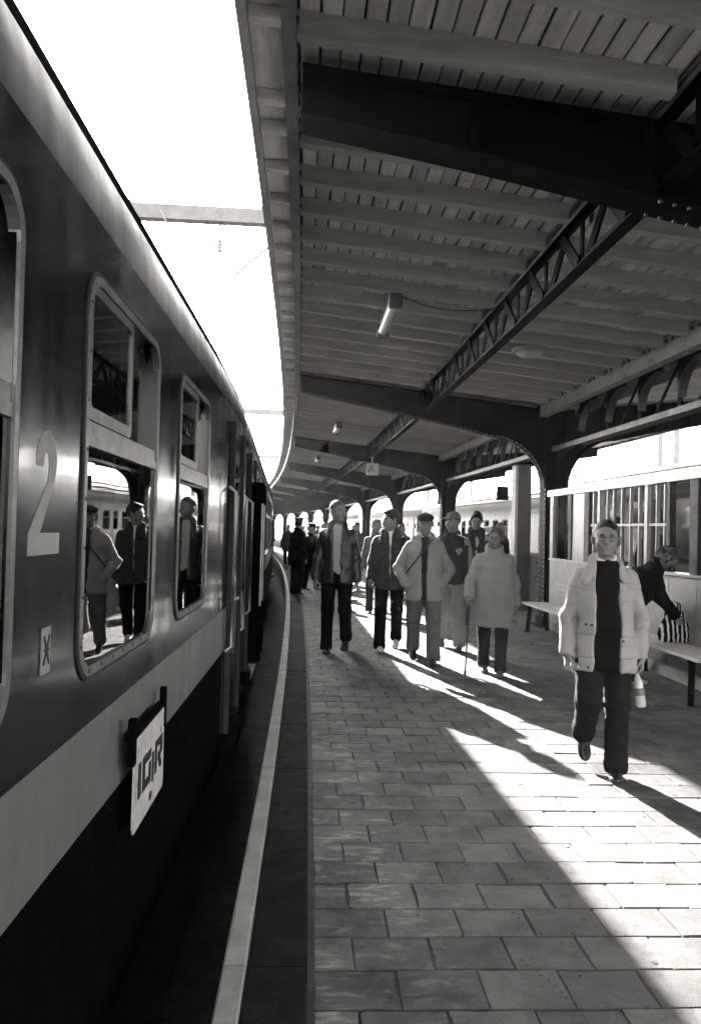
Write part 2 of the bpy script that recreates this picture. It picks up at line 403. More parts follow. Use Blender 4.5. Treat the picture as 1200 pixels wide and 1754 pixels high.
# steel frames: column with two tapering arms
def arm_outline():
    top = [(-0.12, 4.275), (UC - 0.20, 3.815)]
    bot = [(-0.12, 4.02), (1.0, 3.82), (2.0, 3.62), (2.7, 3.49)]
    x0, z0, x1, z1 = 3.25, 3.36, UC - 0.195, 2.42
    for i in range(9):
        t = rad(90 * i / 8); bot.append((x0 + (x1 - x0) * math.sin(t), z1 + (z0 - z1) * math.cos(t)))
    return top, bot
ORD = ['nearest', 'second', 'third', 'fourth', 'fifth', 'sixth', 'seventh', 'eighth', 'ninth', 'tenth', 'eleventh', 'twelfth', 'thirteenth']
for k, sk in enumerate(FR):
    if k == 0: lab = 'black steel canopy frame standing behind the camera beside the shelter'
    elif k == 1: lab = 'nearest black steel canopy beam crossing overhead, its column beyond the picture edge'
    else: lab = '%s riveted steel canopy column and tapered beam counted from the camera' % ORD[k - 1]
    fr = thing('canopy_frame', lab, 'canopy frame', T(UC, sk, 0), 'steel frames carrying the canopy'); FO = fr.location.copy()
    top, bot = arm_outline()
    for sgn in (1, -1):
        q = lambda p, ds: T(p[0] if sgn == 1 else 2 * UC - p[0], sk + ds, p[1])
        m = MB(); poly = bot + top[::-1]
        m.extrude(poly, lambda p: q(p, -0.02), lambda p: q(p, 0.02))
        for line, th in ((bot, -0.018), (top, 0.018)):
            for a, b in zip(line[:-1], line[1:]):
                vs = [q(a, -0.13), q(b, -0.13), q(b, 0.13), q(a, 0.13)]
                nx, nz = (b[1] - a[1]), -(b[0] - a[0]); ln = math.hypot(nx, nz); nx, nz = nx / ln * -th * -1, nz / ln * -th * -1
                if nz * th < 0: nx, nz = -nx, -nz
                ws = [q((p[0] + nx, p[1] + nz), d) for p, d in ((a, -0.13), (b, -0.13), (b, 0.13), (a, 0.13))]
                m.hexa(vs + ws)
        for uu in (0.9, 1.95, 2.6, 3.3):
            zb = np.interp(uu, [p[0] for p in bot], [p[1] for p in bot]); zt_ = np.interp(uu, [-0.12, UC - 0.2], [4.275, 3.815])
            for d in (-1, 1):
                m.hexa([q((uu + a, zb), d * 0.03 + b) for a, b in ((-0.02, 0), (0.02, 0), (0.02, d * 0.08), (-0.02, d * 0.08))] +
                       [q((uu + a, zt_), d * 0.03 + b) for a, b in ((-0.02, 0), (0.02, 0), (0.02, d * 0.08), (-0.02, d * 0.08))])
        m.build('beam', 'steel_dark', fr, FO)
    m = MB()
    m.cbox(UC - 0.17, UC + 0.17, sk - 0.025, sk + 0.025, 0.02, 3.82)
    for a in (-1, 1): m.cbox(UC + a * 0.185 - 0.014, UC + a * 0.185 + 0.014, sk - 0.16, sk + 0.16, 0.0, 3.80)
    m.cbox(UC - 0.028, UC + 0.028, sk - 0.15, sk + 0.15, 0.01, 3.05)
    m.build('column', 'steel_dark', fr, FO)
    m = MB(); m.cbox(UC - 0.30, UC + 0.30, sk - 0.28, sk + 0.28, -0.01, 0.03); m.cbox(UC - 0.23, UC + 0.23, sk - 0.20, sk + 0.20, 0.03, 0.16); m.build('base_plate', 'steel_dark', fr, FO)
    if 0 < k < 6:
        m = MB(); r = 0.010
        for zz in np.arange(0.2, 2.45, 0.085):
            for d in (-0.14, 0.14): m.cbox(UC - 0.213, UC - 0.198, sk + d - r, sk + d + r, zz - r, zz + r)
        for i in range(2, len(bot) - 1):
            a, b = bot[i], bot[i + 1]; n = max(1, int(math.hypot(b[0] - a[0], b[1] - a[1]) / 0.085))
            for w in range(n):
                t = w / n; uu, zz = a[0] + (b[0] - a[0]) * t, a[1] + (b[1] - a[1]) * t
                for d in (-0.1, 0.1): m.cbox(uu - r, uu + r, sk + d - r, sk + d + r, zz - 0.032, zz - 0.016)
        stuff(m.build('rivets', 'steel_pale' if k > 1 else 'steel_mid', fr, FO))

# lattice girder under the joists, half way across
lat = thing('lattice_girder', 'dark lattice girder running lengthwise under the middle of the canopy', 'girder', T(UT, S0, 0)); LO = lat.location.copy()
bc = MB(); tc = MB(); cd = MB()
def bays():
    for a, b in zip(FR[:-1], FR[1:]): yield a, b
for a, b in bays():
    for j in range(4):
        x0, x1 = a + (b - a) * j / 4, a + (b - a) * (j + 1) / 4
        bc.cbox(UT - 0.055, UT + 0.055, x0, x1, 3.690, 3.704); bc.cbox(UT - 0.010, UT + 0.010, x0, x1, 3.704, 3.77)
        tc.cbox(UT - 0.055, UT + 0.055, x0, x1, 4.122, 4.136); tc.cbox(UT - 0.010, UT + 0.010, x0, x1, 4.055, 4.122)
cd.tube([T(UT - 0.075, s_, 4.095) for s_ in np.arange(-4, 60, 2.0)], 0.014, 8)
bc.build('bottom_chord', 'steel_dark', lat, LO); tc.build('top_chord', 'steel_dark', lat, LO); cd.build('conduit', 'conduit', lat, LO)
rest = MB(); cnt = 0
for a, b in bays():
    n = 10; p = (b - a) / n
    for j in range(n):
        x0 = a + p * j; 
        for kind in range(3):
            m = MB(); off = 0.03 if kind == 0 else (-0.03 if kind == 1 else 0.0)
            if kind == 0: m.bar(T(UT + off, x0 + p * 0.02, 4.11), T(UT + off, x0 + p * 0.5, 3.72), 0.06, 0.014, (0, 0, 1))
            elif kind == 1: m.bar(T(UT + off, x0 + p * 0.5, 3.72), T(UT + off, x0 + p * 0.98, 4.11), 0.06, 0.014)
            else: m.bar(T(UT, x0 + p * 0.5, 3.71), T(UT, x0 + p * 0.5, 4.12), 0.016, 0.07, (0, 1, 0))
            # flat bars stand upright: swap width and height for the diagonals
            if kind < 2:
                m = MB(); P0, P1 = (T(UT + off, x0 + p * 0.02, 4.11), T(UT + off, x0 + p * 0.5, 3.72)) if kind == 0 else (T(UT + off, x0 + p * 0.5, 3.72), T(UT + off, x0 + p * 0.98, 4.11))
                m.bar(P0, P1, 0.022, 0.10)
            if 2 < x0 < 34 and cnt < 170: m.build('web_bar', 'steel_dark', lat, LO); cnt += 1
            else: rest.add(m.v, m.f)
stuff(rest.build('distant_web_bars', 'steel_dark', lat, LO))

# pale riveted valley plate along the columns and the arcade girder below it
val = thing('valley_girder', 'pale riveted plate girder where the roof boards meet the column line', 'girder', T(UC, S0, 0)); VO = val.location.copy()
m = MB(); rv = MB()
for a, b in bays():
    for j in range(4):
        x0, x1 = a + 0.16 + (b - a - 0.32) * j / 4, a + 0.16 + (b - a - 0.32) * (j + 1) / 4
        m.cbox(UC - 0.325, UC - 0.305, x0, x1, 3.70, 3.945); m.cbox(UC - 0.345, UC - 0.20, x0, x1, 3.682, 3.698)
        m.cbox(UC + 0.305, UC + 0.325, x0, x1, 3.70, 3.945)
    if -2 < a < 40:
        for t in np.arange(a + 0.25, b - 0.2, 0.15): rv.cbox(UC - 0.338, UC - 0.326, t - 0.02, t + 0.02, 3.87, 3.91)
m.build('plate', 'steel_pale', val, VO); stuff(rv.build('rivets', 'steel_mid', val, VO))

for k, (a, b) in enumerate(bays()):
    lab = 'arcade girder with curved brackets, %s bay counted from the camera' % ORD[k - 1] if k else 'arcade girder with curved brackets in the bay behind the camera'
    ar = thing('arcade_girder', lab, 'girder', T(UC, (a + b) / 2, 0), 'arcade girders between the columns'); AO = ar.location.copy()
    m = MB(); x0, x1 = a + 0.17, b - 0.17; N = 4
    for j in range(N):
        p, q = x0 + (x1 - x0) * j / N, x0 + (x1 - x0) * (j + 1) / N
        m.cbox(UC - 0.10, UC + 0.10, p, q, 3.085, 3.105)
        m.cbox(UC - 0.10, UC - 0.085, p, q, 3.105, 3.165)
        m.cbox(UC + 0.085, UC + 0.10, p, q, 3.105, 3.165)
    m.build('bottom_chord', 'steel_mid', ar, AO)
    m = MB()
    for j in range(N):
        p, q = x0 + (x1 - x0) * j / N, x0 + (x1 - x0) * (j + 1) / N
        m.cbox(UC - 0.08, UC + 0.08, p, q, 3.80, 3.82)
    m.build('top_chord', 'steel_dark', ar, AO)
    NV = 8; pv = (x1 - x0) / NV
    for j in range(1, NV):
        c0 = x0 + pv * j
        g = MB()                                     # gusset: upright with a quarter-round flare towards the camera
        poly = [(c0 + 0.045, 3.115), (c0 + 0.045, 3.795), (c0 - 0.62, 3.795), (c0 - 0.62, 3.74)]
        for i in range(8):
            t = rad(90 * i / 7); poly.append((c0 - 0.62 + 0.575 * math.sin(t), 3.30 + 0.42 * math.cos(t)))
        poly.append((c0 - 0.045, 3.115))
        g.extrude(poly, lambda p: T(UC - 0.012, p[0], p[1]), lambda p: T(UC + 0.012, p[0], p[1]))
        arc = poly[3:-1]
        for p, q in zip(arc[:-1], arc[1:]):
            P, Q = T(UC, p[0], p[1]), T(UC, q[0], q[1]); g.bar(P, Q, 0.11, 0.014, (0, 0, 1), 1)
        if k in (0, 1, 2, 3, 4): g.build('bracket', ['steel_dark', 'steel_mid'], ar, AO)
        else:
            if j == 1: gm = MB()
            gm.add(g.v, g.f)
            if j == NV - 1: stuff(gm.build('brackets', 'steel_dark', ar, AO))
        if k < 5:
            d = MB(); d.bar(T(UC + 0.03, c0 + 0.05, 3.78), T(UC + 0.03, c0 + pv - 0.30, 3.12), 0.014, 0.05); d.build('diagonal', 'steel_dark', ar, AO)
    for side_, c0, sg in ((0, x0, 1), (1, x1, -1)):  # spandrel brackets down the columns
        sp = MB(); Rr = 0.85; poly = [(c0, 3.083), (c0 + sg * 1.15, 3.083), (c0 + sg * 1.15, 3.06)]
        for i in range(1, 10):
            t = rad(90 * i / 9); poly.append((c0 + sg * (1.15 - 1.10 * math.sin(t)), 2.18 + 0.88 * math.cos(t)))
        poly.append((c0, 2.12))
        sp.extrude(poly, lambda p: T(UC - 0.014, p[0], p[1]), lambda p: T(UC + 0.014, p[0], p[1]))
        for p, q in zip(poly[2:-2], poly[3:-1]): sp.bar(T(UC, *p), T(UC, *q), 0.20, 0.016, (0, 0, 1))
        sp.build('spandrel', 'steel_dark', ar, AO)

# lamps under the roof
def tube_lamp(u, s, lab):
    z = zr(u) - 0.145
    t = thing('tube_lamp', lab, 'lamp', T(u, s, z), 'lamps under the canopy'); o = t.location.copy()
    m = MB(); m.cbox(u - 0.05, u + 0.05, s - 0.62, s + 0.62, z - 0.06, z); m.build('housing', 'steel_mid', t, o)
    m = MB(); pr = [T(u, s - 0.62 + 1.24 * i / 8, z - 0.105) for i in range(9)]; m.tube(pr, 0.062, 12, flat=0.8); m.build('diffuser', 'tube_lamp', t, o)
    for e in (-1, 1):
        m = MB(); m.cbox(u - 0.07, u + 0.07, s + e * 0.65 - 0.035, s + e * 0.65 + 0.035, z - 0.17, z - 0.02); m.build('end_cap', 'steel_mid', t, o)
    m = MB(); pts = [T(u + 0.02 + (UT - 0.12 - u) * i / 10, s - 0.55 + 0.25 * math.sin(i / 10 * 3.14), z + 0.01 + (4.03 - z) * (i / 10) - 0.015 * math.sin(i / 10 * 3.14)) for i in range(11)]
    m.tube(pts, 0.006, 6); m.build('cable', 'rubber', t, o)
tube_lamp(0.86, 9.0, 'tube lamp hanging from the joists nearest the camera')
tube_lamp(0.84, 19.2, 'second tube lamp along the canopy, small and pale beyond the crossbeam')
tube_lamp(0.80, 28.0, 'third tube lamp far along the curving canopy')
t = thing('round_lamp', 'flat round lamp under the boards between lattice girder and column', 'lamp', T(2.75, 9.9, zr(2.75) - 0.14)); o = t.location.copy()
m = MB(); c = T(2.75, 9.9, zr(2.75) - 0.14)
m.tube([c + Vector((0, 0, 0)), c - Vector((0, 0, 0.05))], 0.22, 24); m.build('housing', 'steel_pale', t, o)
m = MB(); m.tube([c - Vector((0, 0, 0.05)), c - Vector((0, 0, 0.085)), c - Vector((0, 0, 0.10))], [0.17, 0.14, 0.05], 24); m.build('diffuser', 'tube_lamp', t, o)

# platform letter sign hung from the lattice girder
def text_mesh(body, size, align='CENTER'):
    cu = bpy.data.curves.new('lettering', 'FONT'); cu.body = body; cu.size = size; cu.extrude = 0.0; cu.align_x = align; cu.align_y = 'CENTER'; cu.fill_mode = 'FRONT'
    ob = bpy.data.objects.new('lettering', cu); COL.objects.link(ob); dg = bpy.context.evaluated_depsgraph_get()
    me = bpy.data.meshes.new_from_object(ob.evaluated_get(dg)); bpy.data.objects.remove(ob); return me
def put_text(body, size, loc, rot, material, parent, name='lettering', sx=1.0):
    me = text_mesh(body, size); me.materials.clear(); me.materials.append(MATS[material])
    o = link(name, me, parent, loc); o.rotation_euler = rot; o.scale = (sx, 1, 1); return o
ss = 22.4; t = thing('letter_sign', 'small pale square sign with letter A hung below the lattice girder', 'sign', T(UT + 0.02, ss, 3.34)); o = t.location.copy()
m = MB(); c = T(UT + 0.02, ss, 3.34); m.box(c + Vector((-0.17, -0.03, -0.17)), c + Vector((0.17, 0.03, 0.17))); m.build('panel', 'sign_white', t, o)
m = MB(); m.tube([c + Vector((0, 0, 0.17)), c + Vector((0, 0, 0.28)), c + Vector((0, 0, 0.37))], [0.02, 0.02, 0.05], 8); m.build('hanger', 'steel_pale', t, o)
put_text('A', 0.30, (-0.03, -0.034, 0.0), (rad(90), 0, 0), 'print_black', t); put_text('1', 0.13, (0.10, -0.034, -0.09), (rad(90), 0, 0), 'print_black', t)
# ---------------------------------------------------------------- trains
PROF = [(1.44, -0.22), (1.44, 2.60), (1.432, 2.72), (1.405, 2.84), (1.36, 2.95), (1.29, 3.07), (1.20, 3.20), (1.10, 3.33), (0.94, 3.46), (0.66, 3.58), (0.32, 3.65), (0.0, 3.67)]
def weld(v, f):
    idx, out, m_ = {}, [], []
    for p in v:
        key = tuple(round(c, 5) for c in p)
        if key not in idx: idx[key] = len(out); out.append(p)
        m_.append(idx[key])
    return out, [[m_[i] for i in q] for q in f]
def make_car(name, label, L, loc, rz, wins, style, near=None, ends=(True, True), group=None):
    car = thing(name, label, 'railway carriage', loc, group, rz)
    side, roofm, stripe = style['side'], style['roof'], style['stripe']
    TP = 1.95                                        # length of the tapered ends
    y0 = TP if ends[0] else 0.0; y1 = L - TP
    zb, zt = -0.22, 2.60
    wz0, wz1 = style['wz']; ins = 0.045
    m = MB(); X = 1.44
    def quad(ya, yb, za, zc):
        if yb - ya > 1e-4 and zc - za > 1e-4:
            n = max(1, int((yb - ya) / 0.8)) if False else 1
            m.add([(X, ya, za), (X, yb, za), (X, yb, zc), (X, ya, zc)], [(0, 1, 2, 3)])
    quad(y0, y1, 0.30, wz0 + ins); quad(y0, y1, wz1 - ins, zt)
    c = y0
    for a, b in wins: quad(c, a + ins, wz0 + ins, wz1 - ins); c = b - ins
    quad(c, y1, wz0 + ins, wz1 - ins)
    for a, b in wins:                                # reveals
        for p, q in (((a + ins, wz0 + ins), (b - ins, wz0 + ins)), ((b - ins, wz0 + ins), (b - ins, wz1 - ins)), ((b - ins, wz1 - ins), (a + ins, wz1 - ins)), ((a + ins, wz1 - ins), (a + ins, wz0 + ins))):
            m.add([(X, p[0], p[1]), (X, q[0], q[1]), (X - 0.07, q[0], q[1]), (X - 0.07, p[0], p[1])], [(0, 1, 2, 3)])
    m.add([(-X, 0, zb), (-X, L, zb), (-X, L, zt), (-X, 0, zt)], [(0, 1, 2, 3)])
    # tapered ends and roof
    st = ([(0.0, 0.975)] if ends[0] else []) + [(y0, 1.0), (y1, 1.0), (L, 0.975)]
    for (ya, wa), (yb, wb) in ([(st[0], st[1])] if ends[0] else []) + [(st[-2], st[-1])]:
        m.add([(X * wa, ya, zb), (X * wb, yb, zb), (X * wb, yb, zt), (X * wa, ya, zt)], [(0, 1, 2, 3)])
    for yy, w in ((0.0, 0.975 if ends[0] else 1.0), (L, 0.975)):
        pr = [(x * w, yy, z) for x, z in PROF] + [(-x * w, yy, z) for x, z in PROF[-2::-1]]
        m.add(pr, [list(range(len(pr)))])
    m.build('body', side, car)
    r = MB(); full = PROF[1:] + [(-x, z) for x, z in PROF[-2:0:-1]]
    for (ya, wa), (yb, wb) in zip(st[:-1], st[1:]):
        n = max(1, int((yb - ya) / 3)); k = len(full)
        for i in range(n):
            f0, f1 = i / n, (i + 1) / n
            vs = [(x * (wa + (wb - wa) * f), ya + (yb - ya) * f, z) for f in (f0, f1) for x, z in full]
            hi_ = lambda j: 0 if (j < 2 or j >= k - 3) else 1
            for j in range(k - 1): r.add([vs[j], vs[j + 1], vs[k + j + 1], vs[k + j]], [(0, 1, 2, 3)], hi_(j), True)
    r.v, r.f = weld(r.v, r.f); r.build('roof', ['train_upper' if side == 'train_dark' else side, roofm], car)
    if style['ribs']:
        q = MB()
        for x, z in ((1.34, 3.0), (1.21, 3.2), (1.02, 3.41), (0.8, 3.53)): q.bar((x, 0.1, z + 0.01), (x, L - 0.1, z + 0.01), 0.03, 0.05)
        q.build('roof_ribs', roofm, car)
    q = MB(); lo_ = 0.634 if stripe else 0.30; q.box((X - 0.06, y0, -0.22), (X + 0.001, y1, lo_)); q.build('lower_panel', style['lower'], car)
    if stripe:
        for a, b in ((y0 + 0.02, y1 - 0.02),):
            q = MB(); q.box((X + 0.001, a, 0.635), (X + 0.004, b, 0.970)); q.build('stripe', stripe, car)
        q = MB(); q.hexa([(X * 1.0 + 0.001, y1 + 0.05, 0.635), (X * 1.0 + 0.005, y1 + 0.05, 0.635), (X * 0.977 + 0.005, L - 0.05, 0.635), (X * 0.977 + 0.001, L - 0.05, 0.635)] +
                         [(X * 1.0 + 0.001, y1 + 0.05, 0.97), (X * 1.0 + 0.005, y1 + 0.05, 0.97), (X * 0.977 + 0.005, L - 0.05, 0.97), (X * 0.977 + 0.001, L - 0.05, 0.97)]); q.build('stripe', stripe, car)
    q = MB(); q.box((-1.25, 0.3, -0.70), (1.25, L - 0.3, -0.225)); q.build('underframe', 'train_black', car)
    for yb in (2.6, L - 2.6):
        for dy in (-1.2, 1.2):
            q = MB(); q.tube([(-0.80, yb + dy, -0.42), (-0.68, yb + dy, -0.42)], 0.34, 20); q.tube([(0.68, yb + dy, -0.42), (0.80, yb + dy, -0.42)], 0.34, 20); q.tube([(-0.7, yb + dy, -0.42), (0.7, yb + dy, -0.42)], 0.07, 8)
            q.build('wheelset', 'steel_dark', car)
    # interior shell
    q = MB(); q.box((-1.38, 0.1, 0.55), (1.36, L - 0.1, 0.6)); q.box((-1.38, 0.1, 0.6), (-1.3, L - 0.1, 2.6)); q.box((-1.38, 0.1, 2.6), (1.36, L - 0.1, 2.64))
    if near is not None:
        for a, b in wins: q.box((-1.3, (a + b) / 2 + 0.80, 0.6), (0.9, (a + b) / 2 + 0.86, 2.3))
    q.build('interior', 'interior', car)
    # windows
    for i, (a, b) in enumerate(wins):
        close = near is None or near[0] <= i <= near[1]
        w = MB(); fw = style['fw']
        O = rrect(a, b, wz0, wz1, style['wr'], 6); G = rrect(a + 0.014, b - 0.014, wz0 + 0.014, wz1 - 0.014, style['wr'] - 0.012, 6)
        I = rrect(a + fw, b - fw, wz0 + fw, wz1 - fw, max(style['wr'] - fw * 0.7, 0.02), 6)
        w.ring(O, G, lambda p: (X - 0.02, *p), lambda p: (X + 0.006, *p), 1)
        w.ring(G, I, lambda p: (X - 0.02, *p), lambda p: (X + 0.010, *p), 0)
        wo_ = w.build('window', [style['frame'], 'rubber'], car)
        ia, ib, iz0, iz1 = a + fw * 0.8, b - fw * 0.8, wz0 + fw * 0.8, wz1 - fw * 0.8
        zm0, zm1 = style['bar']
        g = MB(); g.add([(X - 0.004, ia, iz0), (X - 0.004, ib, iz0), (X - 0.004, ib, zm0), (X - 0.004, ia, zm0)], [(0, 1, 2, 3)]); g.build('pane', style['glass'], wo_)
        g = MB(); g.box((X - 0.03, ia, zm0), (X + 0.006, ib, zm0 + 0.035)); g.box((X - 0.03, ia, zm0 + 0.035), (X + 0.001, ib, zm1)); g.build('transom', style['frame'], wo_)
        g = MB(); ym = ia + (ib - ia) * 0.55
        g.add([(X - 0.035, ym, zm1), (X - 0.035, ib, zm1), (X - 0.035, ib, iz1), (X - 0.035, ym, iz1)], [(0, 1, 2, 3)]); g.build('pane', style['glass'], wo_)
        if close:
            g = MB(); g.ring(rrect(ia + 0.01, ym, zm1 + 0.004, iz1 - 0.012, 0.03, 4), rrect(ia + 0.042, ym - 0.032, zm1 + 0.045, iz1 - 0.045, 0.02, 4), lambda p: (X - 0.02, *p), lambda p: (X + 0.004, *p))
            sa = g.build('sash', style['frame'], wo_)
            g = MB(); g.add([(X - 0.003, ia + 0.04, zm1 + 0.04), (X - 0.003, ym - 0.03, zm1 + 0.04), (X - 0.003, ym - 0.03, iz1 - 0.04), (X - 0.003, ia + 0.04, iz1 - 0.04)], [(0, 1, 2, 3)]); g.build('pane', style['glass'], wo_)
            if near is not None:
                g = MB(); n = 18
                for y_a, wd in ((ib - 0.17, 0.16), (ia, 0.10)):
                    vs = []
                    for j in range(n + 1):
                        yy = y_a + wd * j / n; xx = X - 0.13 + 0.02 * math.sin(j * 2.1)
                        vs += [(xx, yy, iz0), (xx, yy, iz1)]
                    g.add(vs, [(2 * j, 2 * j + 2, 2 * j + 3, 2 * j + 1) for j in range(n)], 0, True)
                g.build('curtain', 'curtain', wo_)
                g = MB()
                for sc in range(7):                  # screws on the frame
                    yy = a + 0.12 + (b - a - 0.24) * sc / 6
                    g.tube([(X + 0.009, yy, wz0 + 0.032), (X + 0.012, yy, wz0 + 0.032)], 0.007, 8)
                for sc in range(8):
                    zz = wz0 + 0.12 + (wz1 - wz0 - 0.24) * sc / 7
                    g.tube([(X + 0.009, a + 0.03, zz), (X + 0.012, a + 0.03, zz)], 0.006, 8)
                stuff(g.build('screws', 'rubber', wo_))
    # end doors on the tapered parts
    for e in ((0, 1) if ends[0] else (1,)):
        def Pd(t, z, out=0.0):                       # t 0..1 along the tapered wall towards the carriage end
            y = (y1 + TP * t) if e else (TP * (1 - t)); x = X * (1 - 0.025 * t); return (x + out, y, z)
        def slab(nm, t0, t1, z0, z1, o0, o1, mt, par):
            q = MB(); q.hexa([Pd(t0, z0, o0), Pd(t0, z0, o1), Pd(t1, z0, o1), Pd(t1, z0, o0), Pd(t0, z1, o0), Pd(t0, z1, o1), Pd(t1, z1, o1), Pd(t1, z1, o0)]); return q.build(nm, mt, par)
        d = slab('door', 0.14, 0.60, -0.05, 2.42, 0.004, 0.022, side, car)
        slab('door_pane', 0.24, 0.50, 1.25, 2.15, 0.023, 0.026, style['glass'], d)
        slab('door_frame', 0.10, 0.135, -0.05, 2.48, 0.004, 0.045, 'rubber', car); slab('door_frame', 0.605, 0.64, -0.05, 2.48, 0.004, 0.045, 'rubber', car)
        slab('step', 0.10, 0.64, -0.20, -0.14, -0.02, 0.10, 'steel_dark', car)
        for t in (0.07, 0.67):
            q = MB(); q.tube([Pd(t, 0.62, 0.01), Pd(t, 0.66, 0.065), Pd(t, 1.9, 0.065), Pd(t, 1.94, 0.01)], 0.016, 8); q.build('handrail', style['rail'], car)
        q = MB(); q.tube([Pd(0.18, 1.02, 0.03), Pd(0.18, 1.02, 0.075), Pd(0.26, 1.02, 0.075)], 0.012, 8); q.build('door_handle', style['rail'], d)
    q = MB()
    for i in range(5): q.ring(rrect(-0.62 - 0.03 * (i % 2), 0.62 + 0.03 * (i % 2), 0.2, 2.5 + 0.03 * (i % 2), 0.1, 3), rrect(-0.5, 0.5, 0.3, 2.4, 0.1, 3), lambda p: (p[0], L + 0.055 * i, p[1]), lambda p: (p[0], L + 0.055 * (i + 1), p[1]))
    q.build('gangway', 'rubber', car)
    return car

DARK = dict(side='train_dark', roof='train_roof', stripe='train_stripe', wz=(1.114, 2.432), wr=0.135, fw=0.042, bar=(1.865, 1.945), frame='alloy', glass='train_glass', ribs=False, rail='conduit', lower='train_black')
L1 = 22.6; Y1 = 8.25
w1 = [(2.475 + 1.655 * k + (L1 - Y1), 3.610 + 1.655 * k + (L1 - Y1)) for k in range(-8, 2)]
# the near coach stands on the chord of its own stretch of curve: turned slightly about its second window
A1 = rad(-0.25); dv = Matrix.Rotation(A1, 3, 'Z') @ Vector((-1.44, Y1 - L1 - 3.0, 0))
car1 = make_car('railway_carriage', 'dark glossy carriage close to the camera with big sliding-vent windows', L1, (-0.72 + dv.x, 3.0 + dv.y, 0), A1, w1, DARK, near=(6, 9), group='dark train at the platform')
def chord(u, s0, s1):
    a, b = T(u, s0), T(u, s1); d = b - a; return a, math.atan2(-d.x, d.y), d.length
s = Y1 + 0.32
for k, lab in enumerate(('second dark carriage with folded-open door leaves beside the uniformed men', 'third dark carriage far along the curve', 'fourth dark carriage at the far end of the curve', 'last dark carriage, almost hidden by the curve')):
    a, rz, L_ = chord(-2.16, s, s + L1); a = a + Vector((0.05 if k == 0 else 0.0, 0, 0))
    ws = [(3.0 + 1.655 * j, 4.135 + 1.655 * j) for j in range(10)]
    c = make_car('railway_carriage', lab, L1, a, rz, ws, DARK, near=(0, -1) if k else (0, 3), group='dark train at the platform')
    if k == 0:
        for t, ang, nm in ((0.18, 70, 'open_door_leaf'), (0.58, 95, 'open_door_leaf')):
            y = 1.95 * (1 - t); x = 1.44 * (1 - 0.025 * t); q = MB(); dx, dy = math.sin(rad(ang)) * 0.17, -math.cos(rad(ang)) * 0.17
            q.bar((x + 0.02, y, 1.10), (x + 0.02 + dx, y + dy, 1.10), 0.035, 2.1); lf = q.build(nm, 'train_black', c)
            q = MB(); q.tube([(x + dx, y + dy - 0.04, 0.7), (x + dx, y + dy - 0.04, 1.9)], 0.014, 8); q.build('handrail', 'conduit', lf)
    s += L1 + 0.32
# lettering on the near carriage (x points to the platform)
yl = L1 - Y1
def side_text(body, size, y, z, mt, sx=1.0, parent=car1, x=1.4435, name='lettering'):
    o = put_text(body, size, (x, y, z), (rad(90), 0, rad(90)), mt, parent, name, sx); return o
# class numeral: built as an outline with a round head, neck and flat foot
q = MB(); ny, nz, hw, hh = 2.17 + yl, 1.70, 0.125, 0.335
def NP(a, b): return (ny + a * hw, nz + b * hh)
outer = [(-0.62, 0.20)]
for i in range(11):
    t = rad(175 - 215 * i / 10); outer.append((0.64 * math.cos(t), 0.25 + 0.25 * math.sin(t)))
pts = outer + [(-0.30, -0.325), (0.95, -0.325), (0.95, -0.50), (-1.0, -0.50), (-1.0, -0.33), (0.12, 0.10), (0.16, 0.22), (0.10, 0.31), (-0.06, 0.34), (-0.18, 0.28), (-0.20, 0.20)]
q.extrude(pts, lambda p: (1.4402, *NP(*p)), lambda p: (1.4412, *NP(*p))); q.build('class_numeral', 'print_pale', car1)
q = MB(); q.box((1.441, 2.165 + yl, 1.21), (1.4445, 2.235 + yl, 1.335)); stk = q.build('sticker', 'print_pale', car1)
q = MB()                                             # no-smoking pictogram reduced to its crossed strokes
for a, b in (((2.178, 1.235), (2.222, 1.312)), ((2.222, 1.235), (2.178, 1.312)), ((2.182, 1.274), (2.218, 1.274))):
    q.bar((1.446, a[0] + yl, a[1]), (1.446, b[0] + yl, b[1]), 0.002, 0.008)
q.build('pictogram', 'print_black', stk)

# destination board hung on the side of the carriage
XB = -0.665
bd = thing('destination_board', 'chipped white enamel board lettered IC IR hung on the train side', 'board', (XB, 3.36, 0.45)); BO = bd.location.copy()
by0, by1, bz0, bz1 = 3.06, 3.66, 0.44, 0.80
q = MB(); 
edge = [(by0, bz0 + 0.03), (by0 + 0.02, bz0), (by1 - 0.01, bz0 + 0.005), (by1, bz0 + 0.03), (by1 - 0.004, bz0 + 0.15), (by1, bz1 - 0.05), (by1 - 0.02, bz1), (by0 + 0.015, bz1 - 0.003), (by0, bz1 - 0.03), (by0 + 0.004, bz0 + 0.2)]
q.extrude(edge, lambda p: (XB, *p), lambda p: (XB + 0.006, *p)); q.build('plate', 'sign_white', bd, BO)
q = MB(); q.bar((XB - 0.012, by0 - 0.02, bz1 + 0.010), (XB - 0.012, by1 + 0.02, bz1 + 0.010), 0.03, 0.022); q.build('hanger_bar', 'train_black', bd, BO)
for yy in (by0 - 0.005, by1 + 0.005):
    q = MB(); q.box((XB - 0.016, yy - 0.022, bz1 - 0.09), (XB + 0.010, yy + 0.022, bz1 + 0.085)); q.build('bracket', 'train_black', bd, BO)
q = MB()
def stroke(pp): q.extrude([(by0 + 0.60 * a, bz0 + 0.36 * b) for a, b in pp], lambda p: (XB + 0.0062, *p), lambda p: (XB + 0.0085, *p))
sl = 0.0
stroke([(0.12, 0.32), (0.20, 0.32), (0.20, 0.70), (0.12, 0.70)])
stroke([(0.25, 0.32), (0.52, 0.32), (0.52, 0.56), (0.45, 0.56), (0.45, 0.42), (0.33, 0.42), (0.33, 0.60), (0.52, 0.60), (0.52, 0.70), (0.25, 0.70)])
stroke([(0.56, 0.28), (0.62, 0.28), (0.62, 0.62), (0.56, 0.62)])
